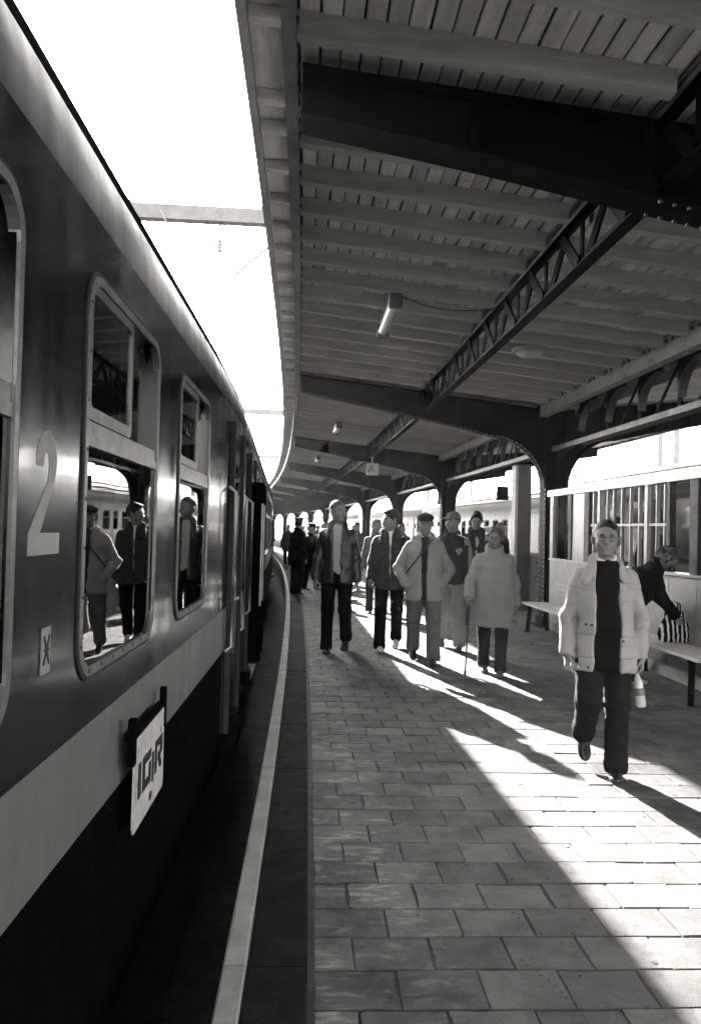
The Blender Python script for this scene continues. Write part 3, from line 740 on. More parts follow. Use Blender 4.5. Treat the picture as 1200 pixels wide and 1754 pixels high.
stroke([(0.66, 0.32), (0.73, 0.32), (0.73, 0.61), (0.84, 0.61), (0.84, 0.53), (0.77, 0.53), (0.77, 0.44), (0.84, 0.32), (0.92, 0.32), (0.86, 0.46), (0.93, 0.50), (0.93, 0.70), (0.66, 0.70)])
stroke([(0.50, 0.10), (0.56, 0.10), (0.57, 0.17), (0.53, 0.20), (0.49, 0.17)])
q.build('lettering', 'print_black', bd, BO)

# pale train at the far side of the platform
PALE = dict(side='pale_train', roof='pale_roof', stripe=None, wz=(1.35, 2.22), wr=0.10, fw=0.045, bar=(1.88, 1.93), frame='alloy', glass='pale_train_glass', ribs=True, rail='conduit', lower='steel_mid')
s = 4.0
for k, lab in enumerate(('pale carriage across the platform seen over the glass shelter', 'second pale carriage across the platform seen between the columns', 'third pale carriage across the platform, small beneath the far arches', 'fourth pale carriage across the platform, tiny beneath the far arches', 'last pale carriage across the platform at the far end')):
    a, rz, L_ = chord(10.87, s + L1, s)
    make_car('railway_carriage', lab, L1, a, rz, [(2.4 + 1.37 * j, 3.2 + 1.37 * j) for j in range(13)], PALE, near=(0, -1), group='pale train at the far side')
    s += L1 + 0.5

# ---------------------------------------------------------------- glass wind shelter and benches by the columns
sh = thing('platform_shelter', 'pale framed glass wind shelter along the column line behind the bench', 'shelter', T(4.25, 11, 0)); HO = sh.location.copy()
UF, SA, SB = 4.25, 4.9, 13.45
def strip(nm, u0, u1, s0, s1, z0, z1, mt): m = MB(); m.cbox(u0, u1, s0, s1, z0, z1); return m.build(nm, mt, sh, HO)
for nm, u in (('front', UF), ('rear', 6.0)):
    edges = [SA, 6.2, 7.3, 8.42, 9.08, 9.70, 11.20, 11.62, 12.40, 12.54, SB]
    for a, b in zip(edges[:-1], edges[1:]): strip('wall_panel', u - 0.03, u + 0.03, a + 0.004, b - 0.004, 0.14, 1.18, 'shelter_paint')
    strip('plinth', u - 0.05, u + 0.05, SA, SB, -0.01, 0.136, 'concrete')
    strip('sill', u - 0.055, u + 0.055, SA, SB, 1.184, 1.215, 'shelter_panel')
    for a, b in ((SA, 7.0), (7.004, 9.95), (9.954, 12.6), (12.604, SB + 0.1)): strip('head_rail', u - 0.06, u + 0.06, a, b, 2.27, 2.375, 'shelter_panel')
    z0, z1 = 1.216, 2.268
    for a, b, mt in ((13.28, 13.43, 'shelter_paint'), (12.40, 12.52, 'rubber'), (11.64, 11.84, 'rubber'), (11.22, 11.30, 'shelter_panel'), (9.66, 9.74, 'shelter_panel'), (9.06, 9.14, 'rubber'), (8.40, 8.58, 'rubber'), (7.3, 7.38, 'shelter_panel'), (6.2, 6.28, 'shelter_panel'), (SA, 5.0, 'shelter_paint')):
        strip('post', u - 0.04, u + 0.04, a, b, z0, z1, mt)
    for a in (11.52, 11.0, 10.78, 10.50, 10.22, 9.95, 9.45, 9.24): strip('glazing_bar', u - 0.022, u + 0.022, a - 0.014, a + 0.014, z0, z1, 'shelter_panel')
    for a, b in ((11.31, 11.63), (9.75, 11.21), (9.15, 9.65)): strip('cross_bar', u - 0.018, u + 0.018, a, b, 1.755, 1.785, 'shelter_panel')
    strip('board_panel', u - 0.02, u + 0.02, 11.85, 12.39, z0, z1, 'shelter_panel')
    for a, b in ((12.53, 13.27), (11.31, 11.51), (11.01, 11.21), (10.79, 10.99), (10.51, 10.77), (10.23, 10.49), (9.96, 10.21), (9.75, 9.94), (9.46, 9.65), (9.25, 9.44), (9.15, 9.23), (8.59, 9.05), (7.39, 8.39), (6.29, 7.29), (5.01, 6.19)):
        m = MB(); m.add([T(u, a, z0), T(u, b, z0), T(u, b, z1), T(u, a, z1)], [(0, 1, 2, 3)]); m.build('pane', 'shelter_glass', sh, HO)
for s_ in (SA, SB): strip('end_wall', UF + 0.06, 5.94, s_ - 0.03, s_ + 0.03, 0.1, 1.18, 'shelter_paint')
for dz in (0.78, 0.70): strip('name_strip', UF - 0.036, UF - 0.031, 12.2, 13.1, dz, dz + 0.03, 'shelter_panel')
def bench(s0, s1, lab):
    t = thing('bench', lab, 'bench', T(3.9, (s0 + s1) / 2, 0), 'benches along the shelter'); o = t.location.copy()
    for j in range(3):
        m = MB(); m.cbox(3.72 + j * 0.142, 3.855 + j * 0.142, s0, s1, 0.43, 0.465); m.build('seat_slat', 'bench_slab', t, o)
    for sl in (s0 + 0.25, s1 - 0.25):
        m = MB(); m.cbox(3.75, 4.11, sl - 0.03, sl + 0.03, 0.39, 0.428)
        m.bar(T(3.79, sl, 0.40), T(3.70, sl - 0.16, -0.005), 0.06, 0.07); m.bar(T(4.06, sl, 0.40), T(4.12, sl + 0.1, -0.005), 0.06, 0.07); m.build('leg', 'steel_dark', t, o)
bench(11.0, 13.35, 'white slatted bench end beside the steel column, farther along the shelter')
bench(7.4, 9.6, 'white slatted bench on which the bent woman rests her bag')

# square post and advertising pillar by the second column
t = thing('square_post', 'tall dark square post with one pale edge beside the steel column', 'post', T(4.62, 16.6, 0)); o = t.location.copy()
m = MB(); m.cbox(4.52, 4.80, 16.45, 16.75, 0.0, 3.08); m.build('shaft', 'steel_mid', t, o)
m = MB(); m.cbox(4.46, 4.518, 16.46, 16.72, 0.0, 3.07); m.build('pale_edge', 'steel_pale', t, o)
t = thing('poster_stand', 'waist-high poster stand with upright lettering behind the square post', 'poster stand', T(5.0, 16.9, 0)); o = t.location.copy()
m = MB(); m.cbox(4.84, 5.18, 16.55, 16.95, 0.0, 1.16); m.build('case', 'shelter_paint', t, o)
m = MB(); m.cbox(4.80, 5.22, 16.50, 17.0, 1.164, 1.22); m.build('top', 'shelter_panel', t, o)
for i, ch in enumerate(('H', 'Y', 'O', '.', '=')):
    put_text(ch, 0.22, T(5.01, 16.545, 1.0 - i * 0.17) - o, (rad(90), 0, 0), 'print_black', t, 'lettering', 0.8)

# things hung beyond the arcade
for (u, s_, z, lab) in ((6.4, 33.0, 3.0, 'dark box signal hanging above the pale train between far columns'), (6.6, 25.0, 2.9, 'small dark box hanging in the arch beside the square post')):
    t = thing('hanging_box', lab, 'signal box', T(u, s_, z), 'boxes hung from the canopy'); o = t.location.copy()
    m = MB(); m.cbox(u - 0.17, u + 0.17, s_ - 0.1, s_ + 0.1, z - 0.22, z + 0.22); m.build('case', 'steel_dark', t, o)
    m = MB(); m.tube([T(u, s_, z + 0.22), T(u, s_, zr(u) - 0.14)], 0.02, 6); m.build('rod', 'steel_dark', t, o)

# ---------------------------------------------------------------- overhead line
for k, (sp, z) in enumerate(((15.0, 7.45), (40.5, 7.45), (66.0, 7.45))):
    t = thing('overhead_portal', 'pale steel catenary portal above the train roof, %s one from the camera' % ORD[k].replace('nearest', 'first'), 'catenary portal', T(-9, sp, 0), 'catenary portals over the tracks'); o = t.location.copy()
    m = MB(); m.bar(T(-13, sp, z), T(14.2, sp, z), 0.22, 0.27); m.build('beam', 'catenary', t, o)
    for u in (-12.8, 14.0):
        m = MB(); m.bar(T(u, sp, -0.9), T(u, sp, z + 0.1), 0.25, 0.25, (0, 1, 0)); m.build('mast', 'catenary', t, o)
    for u in (-2.2, 10.8):
        m = MB(); m.tube([T(u + 0.5, sp, z - 0.13), T(u + 0.5, sp, z - 0.45)], 0.02, 6); m.build('drop_rod', 'catenary', t, o)
        m = MB(); pr = [T(u + 0.5, sp, z - 0.45 - 0.03 * i) for i in range(9)]; m.tube(pr, [0.03, 0.06] * 4 + [0.03], 10); m.build('insulator', 'catenary', t, o)
        m = MB(); m.bar(T(u + 1.9, sp, z - 0.1), T(u + 0.8, sp, z - 1.1), 0.04, 0.04); m.build('stay', 'catenary', t, o)
    m = MB()
    for u in (-3.4, -0.9, 0.1): m.cbox(u - 0.05, u + 0.05, sp - 0.06, sp + 0.06, z + 0.136, z + 0.21)
    m.build('clamps', 'catenary', t, o)
    if k == 0:
        m = MB(); m.tube([T(-2.0, 21, 5.9), T(0.3, 21.2, 6.0)], 0.018, 6); m.tube([T(-2.0, 21, 5.85), T(0.3, 21.2, 5.75)], 0.010, 6); m.build('steady_arm', 'catenary', t, o)
for u, z, lab in ((-2.3, 5.2, 'thin contact wire above the dark train'), (-2.3, 6.4, 'thin messenger wire above the dark train'), (10.8, 5.2, 'thin contact wire above the pale train')):
    m = MB(); m.tube([T(u, s_, z - 0.15 * math.sin((s_ - 15) / 25.5 * math.pi) ** 2) for s_ in np.arange(-10, 92, 2.55)], 0.009, 5); tag(m.build('overhead_wire', 'catenary'), lab, 'wire', 'overhead wires')
for k, (u, s_) in enumerate(((12.9, 26.0), (13.1, 27.5), (13.0, 36.0), (13.2, 52.0))):
    m = MB(); m.bar(T(u, s_, -0.9), T(u, s_, 8.0), 0.2, 0.2, (0, 1, 0)); m.bar(T(u - 2.5, s_, 5.7), T(u, s_, 6.2), 0.06, 0.06)
    tag(m.build('catenary_mast', 'catenary'), 'pale upright mast behind the pale train, %s of four counted from the camera' % ORD[k], 'mast', 'masts behind the pale train')
# ---------------------------------------------------------------- people: smooth implicit surfaces turned into meshes
def rot(ax, deg):
    c, s_ = math.cos(rad(deg)), math.sin(rad(deg))
    return np.array({'x': [[1, 0, 0], [0, c, -s_], [0, s_, c]], 'y': [[c, 0, s_], [0, 1, 0], [-s_, 0, c]], 'z': [[c, -s_, 0], [s_, c, 0], [0, 0, 1]]}[ax])
V3 = lambda *p: np.array(p, float)
EYE = np.eye(3)
class Field:
    def __init__(self, h): self.h = h; self.ops = []
    def cone(self, a, b, ra, rb, k=0.02, flat=None, sub=False):
        """tapered capsule; flat = (axis, factor): squeezed by factor along axis"""
        a, b = np.array(a, float), np.array(b, float); r = max(ra, rb)
        self.ops.append(('c', np.minimum(a, b) - r, np.maximum(a, b) + r, k, sub, (a, b, ra, rb, flat))); return self
    def ell(self, c, r, Rm=EYE, k=0.02, sub=False):
        c = np.array(c, float); r = np.array(r, float); e = np.abs(Rm) @ r
        self.ops.append(('e', c - e, c + e, k, sub, (c, r, Rm))); return self
    def loft(self, keys, O=V3(0, 0, 0), Rm=EYE, k=0.02, p=2.3, end=0.02):
        """stack of super-ellipses: keys (z, cx, cy, rx, ry)"""
        K = np.array(keys, float); R_ = K[:, 3:].max() * 1.2; cs = np.array([O + Rm @ V3(cx, cy, z) for z, cx, cy, _, _ in keys])
        self.ops.append(('l', cs.min(0) - R_, cs.max(0) + R_, k, False, (K, O, Rm, p, end))); return self
    def cut(self, fn, lo, hi, k=0.01): self.ops.append(('f', np.array(lo, float), np.array(hi, float), k, True, fn)); return self
    def wave(self, fn): self.ops.append(('w', None, None, 0, False, fn)); return self
    def mesh(self):
        h = self.h; add = [o for o in self.ops if o[0] in 'cel' and not o[4]]
        lo = np.min([o[1] for o in add], 0) - 4 * h; hi = np.max([o[2] for o in add], 0) + 4 * h
        n = np.ceil((hi - lo) / h).astype(int) + 1; F = np.full(n, 0.3, np.float32)
        ax = [lo[i] + h * np.arange(n[i]) for i in range(3)]
        for kind, a, b, k, sub, d in self.ops:
            if kind == 'w':
                idx = np.nonzero(np.abs(F) < 0.03); P = np.stack([ax[i][idx[i]] for i in range(3)], 1); F[idx] += d(P).astype(np.float32); continue
            i0 = np.clip(np.floor((a - lo - k - 3 * h) / h).astype(int), 0, n); i1 = np.clip(np.ceil((b - lo + k + 3 * h) / h).astype(int) + 1, 0, n)
            if (i1 <= i0).any(): continue
            sl = tuple(slice(i0[i], i1[i]) for i in range(3))
            X, Y, Z = np.meshgrid(*(ax[i][sl[i]].astype(np.float32) for i in range(3)), indexing='ij')
            if kind == 'c':
                A, B, ra, rb, flat = d; ab = B - A; L2 = max(float(ab @ ab), 1e-9); px, py, pz = X - A[0], Y - A[1], Z - A[2]
                t = np.clip((px * ab[0] + py * ab[1] + pz * ab[2]) / L2, 0, 1); px = px - t * ab[0]; py = py - t * ab[1]; pz = pz - t * ab[2]
                if flat is not None:
                    fx, ff = np.array(flat[0], float), flat[1]; fx = fx / np.linalg.norm(fx); dd = px * fx[0] + py * fx[1] + pz * fx[2]; g = 1 / ff - 1
                    px = px + dd * g * fx[0]; py = py + dd * g * fx[1]; pz = pz + dd * g * fx[2]
                D = np.sqrt(px * px + py * py + pz * pz) - (ra + (rb - ra) * t)
                if flat is not None: D = D * min(1.0, ff * 1.4)
            elif kind == 'e':
                C, r, Rm = d; q = [(X - C[0]) * Rm[0, i] + (Y - C[1]) * Rm[1, i] + (Z - C[2]) * Rm[2, i] for i in range(3)]
                k0 = np.sqrt(sum((q[i] / r[i]) ** 2 for i in range(3))); k1 = np.sqrt(sum((q[i] / r[i] ** 2) ** 2 for i in range(3))) + 1e-6; D = k0 * (k0 - 1) / k1
            elif kind == 'l':
                K, O, Rm, p, end = d; q = [(X - O[0]) * Rm[0, i] + (Y - O[1]) * Rm[1, i] + (Z - O[2]) * Rm[2, i] for i in range(3)]
                zz = q[2]; f = lambda c: np.interp(zz, K[:, 0], K[:, c]).astype(np.float32); rx, ry = f(3), f(4)
                e = (np.abs((q[0] - f(1)) / rx) ** p + np.abs((q[1] - f(2)) / ry) ** p + 1e-9) ** (1 / p); D = (e - 1) * np.minimum(rx, ry)
                dz = np.maximum(K[0, 0] - zz, zz - K[-1, 0]) + end; D = np.where(dz > 0, np.sqrt(np.maximum(D + end, 0) ** 2 + dz ** 2) - end, D) if end > 0 else np.maximum(D, dz)
                D = np.maximum(D, np.maximum(K[0, 0] - zz, zz - K[-1, 0]))
            else: D = d(X, Y, Z)
            G = F[sl]; k_ = max(k, 1e-5)
            if sub:
                hh = np.clip(0.5 - 0.5 * (G + D) / k_, 0, 1); F[sl] = G * (1 - hh) + (-D) * hh + k_ * hh * (1 - hh)
            else:
                hh = np.clip(0.5 + 0.5 * (D - G) / k_, 0, 1); F[sl] = D * (1 - hh) + G * hh - k_ * hh * (1 - hh)
        F[0] = F[-1] = 0.3; F[:, 0] = F[:, -1] = 0.3; F[:, :, 0] = F[:, :, -1] = 0.3
        return surface_nets(F, lo, h)
def surface_nets(F, lo, h):
    nx, ny, nz = F.shape; I = F < 0
    c = np.zeros((nx - 1, ny - 1, nz - 1), np.int8); cor = [(i, j, k) for i in (0, 1) for j in (0, 1) for k in (0, 1)]
    for i, j, k in cor: c += I[i:nx - 1 + i, j:ny - 1 + j, k:nz - 1 + k]
    act = np.argwhere((c > 0) & (c < 8)); idm = np.full(c.shape, -1, np.int32); idm[tuple(act.T)] = np.arange(len(act))
    vals = np.stack([F[act[:, 0] + i, act[:, 1] + j, act[:, 2] + k] for i, j, k in cor], 1)
    acc = np.zeros((len(act), 3)); num = np.zeros(len(act)); C = np.array(cor, float)
    for a in range(8):
        for b in range(a + 1, 8):
            if np.abs(C[a] - C[b]).sum() != 1: continue
            va, vb = vals[:, a], vals[:, b]; s_ = (va < 0) != (vb < 0); t = np.where(s_, va / np.where(s_, va - vb, 1), 0)
            acc += np.where(s_[:, None], C[a] + (C[b] - C[a]) * t[:, None], 0); num += s_
    V = lo + (act + acc / num[:, None]) * h; Q = []
    for axis in range(3):
        o = [1, 2] if axis == 0 else ([2, 0] if axis == 1 else [0, 1])
        A = I; s0 = [slice(1, -1)] * 3; s0[axis] = slice(0, -1); s1 = [slice(1, -1)] * 3; s1[axis] = slice(1, None)
        e = A[tuple(s0)] != A[tuple(s1)]; E = np.argwhere(e)
        if not len(E): continue
        off = np.array([1, 1, 1]); off[axis] = 0; E = E + off; inside = A[tuple(E.T)]
        q = []
        for da, db in ((0, 0), (1, 0), (1, 1), (0, 1)):
            g = E.copy(); g[:, o[0]] -= da; g[:, o[1]] -= db; q.append(idm[tuple(g.T)])
        q = np.stack(q, 1); q[~inside] = q[~inside][:, ::-1]; Q.append(q)
    return V, np.concatenate(Q)
def np_mesh(name, V, Q, mats, mi=None):
    me = bpy.data.meshes.new(name); me.vertices.add(len(V)); me.vertices.foreach_set('co', V.astype(np.float32).ravel())
    n = len(Q); me.loops.add(n * 4); me.loops.foreach_set('vertex_index', Q.astype(np.int32).ravel())
    me.polygons.add(n); me.polygons.foreach_set('loop_start', np.arange(0, 4 * n, 4, dtype=np.int32))
    for m_ in ([mats] if isinstance(mats, str) else mats): me.materials.append(MATS[m_])
    if mi is not None: me.polygons.foreach_set('material_index', mi.astype(np.int32))
    me.polygons.foreach_set('use_smooth', np.ones(n, bool)); me.update(calc_edges=True); me.validate(); return me
def field_obj(f, name, mats, parent, mi=None):
    V, Q = f.mesh(); return link(name, np_mesh(name, V, Q, mats, mi(V[Q].mean(1)) if mi else None), parent)
def lumps(seed, amp, freq, stretch=(1, 1, 1)):
    """soft irregular folds"""
    r = np.random.default_rng(seed); W_ = r.normal(size=(7, 3)); W_ /= np.linalg.norm(W_, axis=1)[:, None]; ph = r.uniform(0, 6.28, 7); fr = freq * r.uniform(0.6, 1.5, 7); st = np.array(stretch)
    def fn(P):
        w = P * st; q = w + 0.03 * np.sin(w[:, [1, 2, 0]] * freq * 0.45 + ph[0]); return amp * sum((1.0 - 2.6 * np.abs(np.sin(q @ W_[i] * fr[i] * 0.5 + ph[i]))) * (0.55 + 0.45 * np.sin(q[:, i % 3] * 11 + ph[i - 1])) for i in range(7)) / 2.6
    return fn
def drape(seed, amp, freq):
    """long hanging folds, slanting a little, with a few crossing pulls"""
    r = np.random.default_rng(seed); ph = r.uniform(0, 6.28, 6)
    def fn(P):
        x, y, z = P[:, 0], P[:, 1], P[:, 2]; a = x * freq + 3.0 * np.sin(z * 5 + ph[0]) + y * freq * 0.6
        v = np.sin(a + ph[1]) * (0.6 + 0.4 * np.sin(z * 9 + ph[2])) + 0.6 * np.sin(a * 1.7 - z * 14 + ph[3]) * np.sin(x * 9 + ph[4]) + 0.5 * (1 - 2 * np.abs(np.sin(z * 17 + x * 9 * np.sign(x) + ph[5])))
        return amp * v
    return fn
def rings(c, axis, amp, freq, sig, tilt=(0.3, 0.2, 0)):
    c = np.array(c); axis = np.array(axis) / np.linalg.norm(axis); tl = np.array(tilt)
    def fn(P):
        d = P - c; t = d @ axis; rr = np.linalg.norm(d - np.outer(t, axis), axis=1); return amp * np.exp(-(t / sig) ** 2) * np.exp(-(rr / 0.13) ** 4) * (1.0 - 2.4 * np.abs(np.sin(freq * 0.5 * (t + d @ tl) + 0.4 * np.sin(d[:, 0] * 40) + 0.4 * np.sin(d[:, 1] * 35))))
    return fn

mat('skin', 0.165, 0.55, 0.10, 18, 0.15, 160, local=False); mat('skin_dark', 0.10, 0.5, 0.1, 20, 0.1, 120); mat('eye', 0.02, 0.3, 0.1, 20, 0)
mat('hair_dark', 0.009, 0.45, 0.6, 60, 1.0, 260, stretch=(1, 0.4, 0.35), dist=0.008, spec=0.15); mat('hair_grey', 0.09, 0.5, 0.6, 60, 1.0, 220, stretch=(1, 0.5, 0.5), dist=0.008, spec=0.15); mat('hair_brown', 0.03, 0.5, 0.4, 30, 0.9, 200, stretch=(1, 1, 0.35))
mat('cloth_pale', 0.29, 0.8, 0.08, 9, 0.25, 60, dist=0.005, spec=0.08); mat('cloth_light', 0.225, 0.8, 0.08, 9, 0.25, 60, dist=0.005, spec=0.08); mat('cloth_mid', 0.10, 0.85, 0.14, 9, 0.5, 90, dist=0.006, spec=0.08)
mat('cloth_dark', 0.022, 0.8, 0.25, 9, 0.5, 90, dist=0.006, spec=0.08); mat('cloth_navy', 0.035, 0.75, 0.25, 9, 0.5, 70, dist=0.006, spec=0.08); mat('cloth_black', 0.005, 0.85, 0.25, 9, 0.5, 90, spec=0.05, dist=0.006)
mat('leather_black', 0.012, 0.38, 0.25, 9, 0.5, 50, spec=0.5, dist=0.006); mat('shoe_black', 0.012, 0.30, 0.2, 12, 0.2, 80); mat('shoe_pale', 0.5, 0.6, 0.2, 12, 0.2, 80); mat('shoe_brown', 0.07, 0.5, 0.2, 12, 0.2, 80)
mat('tshirt', 0.30, 0.85, 0.06, 9, 0.3, 90, spec=0.08); mat('white_cloth', 0.7, 0.8, 0.05, 9, 0.2, 90, spec=0.08); mat('denim', 0.009, 0.85, 0.3, 14, 0.5, 120, spec=0.08); mat('wire', 0.06, 0.3, 0.1, 20, 0, metal=0.8)
mat('headscarf', 0.12, 0.8, 0.7, 26, 0.4, 60, spots=(14, 0.38, 0.3), spec=0.08); mat('wood_dark', 0.05, 0.4, 0.3, 20, 0.1, 60)

def end_cut(e, nrm, r):
    """removes what lies past point e along nrm, within radius r of that axis (cuffs and trouser ends)"""
    def fn(X, Y, Z):
        px, py, pz = X - e[0], Y - e[1], Z - e[2]; t = px * nrm[0] + py * nrm[1] + pz * nrm[2]
        return np.maximum(-t, np.sqrt(np.maximum(px * px + py * py + pz * pz - t * t, 0)) - r)
    return fn
def person(lab, H, pos, rz, legs, arms, head=(0, 0, 0), lean=0.0, tiltx=0.0, top=None, inner=None, trous=None, shoe='shoe_black', hair=None, hat=None, glasses=False,
           wide=1.0, belly=0.0, h=0.009, hb=None, seed=1, group='people on the platform', skin='skin', extras=None, sway=0.0):
    sc = H / 1.75; ws = 1 + (wide - 1) * 0.45; t = thing('person', lab, 'person', (pos[0], pos[1], 0), group, rad(rz)); hb = hb or h
    J = {}
    th, sh_ = 0.43 * sc, 0.43 * sc
    low = 9
    for sd, s_ in (('R', -1), ('L', 1)):
        hf, kf, ab, fp = legs[sd]; a = V3(s_ * 0.092 * sc * wide, 0, 0)
        k_ = a + th * V3(s_ * math.sin(rad(ab)), -math.sin(rad(hf)) * math.cos(rad(ab)), -math.cos(rad(hf)) * math.cos(rad(ab)))
        n_ = k_ + sh_ * V3(s_ * math.sin(rad(ab * 0.6)), -math.sin(rad(hf - kf)), -math.cos(rad(hf - kf)))
        Fr = rot('z', -s_ * 6) @ rot('x', fp)         # foot frame: fp > 0 points the toe down
        toe = n_ + Fr @ V3(0, -0.17 * sc, -0.075 * sc); heel = n_ + Fr @ V3(0, 0.06 * sc, -0.075 * sc)
        low = min(low, toe[2] , heel[2]); J[sd + 'hip'], J[sd + 'knee'], J[sd + 'ank'], J[sd + 'F'] = a, k_, n_, Fr
    hz = -low; up = V3(0, 0, hz)
    for sd in 'RL':
        for q in ('hip', 'knee', 'ank'): J[sd + q] = J[sd + q] + up
    Rl = rot('x', lean) @ rot('y', tiltx); O = V3(0, 0, hz)    # upper body leans forward about the pelvis
    Ub = lambda x, y, z: O + Rl @ V3(x * sc, y * sc, z * sc)
    for sd, s_ in (('R', -1), ('L', 1)):
        fl, ab, el, b2 = arms[sd]; S_ = Ub(s_ * 0.166 * ws, 0.01, 0.438)
        d1 = V3(s_ * math.sin(rad(ab)), -math.sin(rad(fl)) * math.cos(rad(ab)), -math.cos(rad(fl)) * math.cos(rad(ab)))
        d2 = V3(s_ * math.sin(rad(b2)), -math.sin(rad(fl + el)) * math.cos(rad(b2)), -math.cos(rad(fl + el)) * math.cos(rad(b2)))
        E_ = S_ + 0.300 * sc * d1; W_ = E_ + 0.255 * sc * d2; J[sd + 'sh'], J[sd + 'el'], J[sd + 'wr'], J[sd + 'hd'] = S_, E_, W_, d2
    Hd = rot('z', head[0]) @ rot('x', head[1]) @ rot('y', head[2]); HC = Ub(0, -0.02, 0.70); hs = sc * 1.03
    HP = lambda x, y, z: HC + Hd @ (V3(x, y, z) * hs)
    # ---- body (one surface: head, neck, trunk, arms with fingers, legs)
    f = Field(hb); w = wide
    f.loft([(-0.10, 0, 0, 0.15 * w * sc, 0.10 * sc), (0.05, 0, 0, 0.15 * w * sc, 0.10 * sc), (0.2, 0, 0, 0.135 * w * sc, 0.09 * sc), (0.38, 0, 0, 0.15 * ws * sc, 0.10 * sc), (0.46, 0, 0, 0.12 * ws * sc, 0.075 * sc), (0.54, 0, 0.005, 0.07 * sc, 0.06 * sc)], O, Rl, 0.03)
    f.cone(Ub(0, 0.012, 0.50), HP(0, 0.02, -0.06), 0.060 * sc, 0.054 * sc, 0.03)
    f.ell(HP(0, 0.014, 0.026), V3(0.081, 0.097, 0.090) * hs, Hd, 0.02); f.ell(HP(0, -0.022, -0.045), V3(0.067, 0.070, 0.068) * hs, Hd, 0.03)
    f.ell(HP(0, -0.064, -0.094), V3(0.026, 0.020, 0.020) * hs, Hd, 0.03)
    for x in (-1, 1):
        f.ell(HP(x * 0.037, -0.062, -0.028), V3(0.026, 0.026, 0.028) * hs, Hd, 0.02)
        f.ell(HP(x * 0.087, 0.012, -0.008), V3(0.011, 0.021, 0.034) * hs, Hd @ rot('z', x * 25), 0.006)
    f.cone(HP(-0.038, -0.079, 0.026), HP(0.038, -0.079, 0.026), 0.011 * hs, 0.011 * hs, 0.015)
    for x in (-1, 1): f.ell(HP(x * 0.031, -0.096, 0.006), V3(0.017, 0.014, 0.011) * hs, Hd, 0.012, True)
    f.cone(HP(0, -0.089, 0.012), HP(0, -0.106, -0.028), 0.008 * hs, 0.0125 * hs, 0.012)
    f.cone(HP(-0.020, -0.084, -0.064), HP(0.020, -0.084, -0.064), 0.0065 * hs, 0.0065 * hs, 0.008)
    for sd, s_ in (('R', -1), ('L', 1)):
        f.cone(J[sd + 'sh'], J[sd + 'el'], 0.050 * sc, 0.040 * sc, 0.03); f.cone(J[sd + 'el'], J[sd + 'wr'], 0.040 * sc, 0.027 * sc, 0.02)
        f.cone(J[sd + 'hip'], J[sd + 'knee'], 0.080 * sc, 0.052 * sc, 0.03); f.cone(J[sd + 'knee'], J[sd + 'ank'], 0.050 * sc, 0.036 * sc, 0.02)
        f.cone(J[sd + 'ank'] + J[sd + 'F'] @ V3(0, 0.02, -0.03), J[sd + 'ank'] + J[sd + 'F'] @ V3(0, -0.12 * sc, -0.05 * sc), 0.033 * sc, 0.022 * sc, 0.02)
        if arms.get(sd + 'cut', True): hand(f, J, sd, s_, sc, arms.get(sd + 'grip', 35))    # otherwise the hand is in a pocket
    Hi = Hd.T / hs
    def mi(C):
        q = (C - HC) @ Hi.T; x, y, z = q[:, 0], q[:, 1], q[:, 2]; fr = (y < -0.055) & (y > -0.13); o = np.zeros(len(C))
        o[fr & (np.abs(x) < 0.024) & (np.abs(z + 0.065 - 9 * x * x) < 0.0042)] = 1
        o[fr & (np.abs(np.abs(x) - 0.032) < 0.015) & (np.abs(z - 0.029 + 0.15 * np.abs(np.abs(x) - 0.026)) < 0.0032)] = 2
        o[fr & (np.abs(np.abs(x) - 0.031) < 0.0085) & (np.abs(z - 0.007) < 0.0035)] = 3
        return o
    field_obj(f, 'body', [skin, 'skin_dark', (hair or ('', 'hair_dark'))[1], 'eye'], t, mi)
    # ---- trousers
    tr = trous or {}; tw = tr.get('w', 1.0); f = Field(h)
    f.loft([(-0.16, 0, 0, 0.165 * w * sc, 0.115 * sc), (-0.05, 0, 0, 0.178 * w * sc, 0.125 * sc + belly * 0.3), (0.10, 0, 0, 0.168 * w * sc, 0.12 * sc + belly * 0.3)], O, EYE, 0.04)
    for sd, s_ in (('R', -1), ('L', 1)):
        hp = J[sd + 'hip'] + V3(0, 0, -0.02); f.cone(hp, J[sd + 'knee'], 0.098 * sc * tw * (0.5 + 0.5 * w), 0.072 * sc * tw, 0.03)
        ank = J[sd + 'ank'] + (J[sd + 'ank'] - J[sd + 'knee']) / (0.43 * sc) * 0.028 * sc; f.cone(J[sd + 'knee'], ank, 0.072 * sc * tw, 0.066 * sc * tw, 0.03)
        d = J[sd + 'ank'] - J[sd + 'knee']
        f.wave(rings(J[sd + 'knee'], d, 0.005, 95, 0.09)); f.wave(rings(J[sd + 'ank'], d, 0.007, 85, 0.08, (0.5, 0.6, 0))); f.wave(rings(hp + V3(0, 0, -0.05), (s_ * 0.5, 0, 1), 0.004, 70, 0.08))
        nrm = d / np.linalg.norm(d); e = ank + nrm * 0.012
        f.cut(end_cut(e, nrm, 0.11), ank - 0.15, ank + 0.15, 0.004)
    f.wave(lumps(seed + 3, 0.0035, 34, (1, 1, 0.55))); field_obj(f, 'trousers', tr.get('mat', 'cloth_dark'), t)
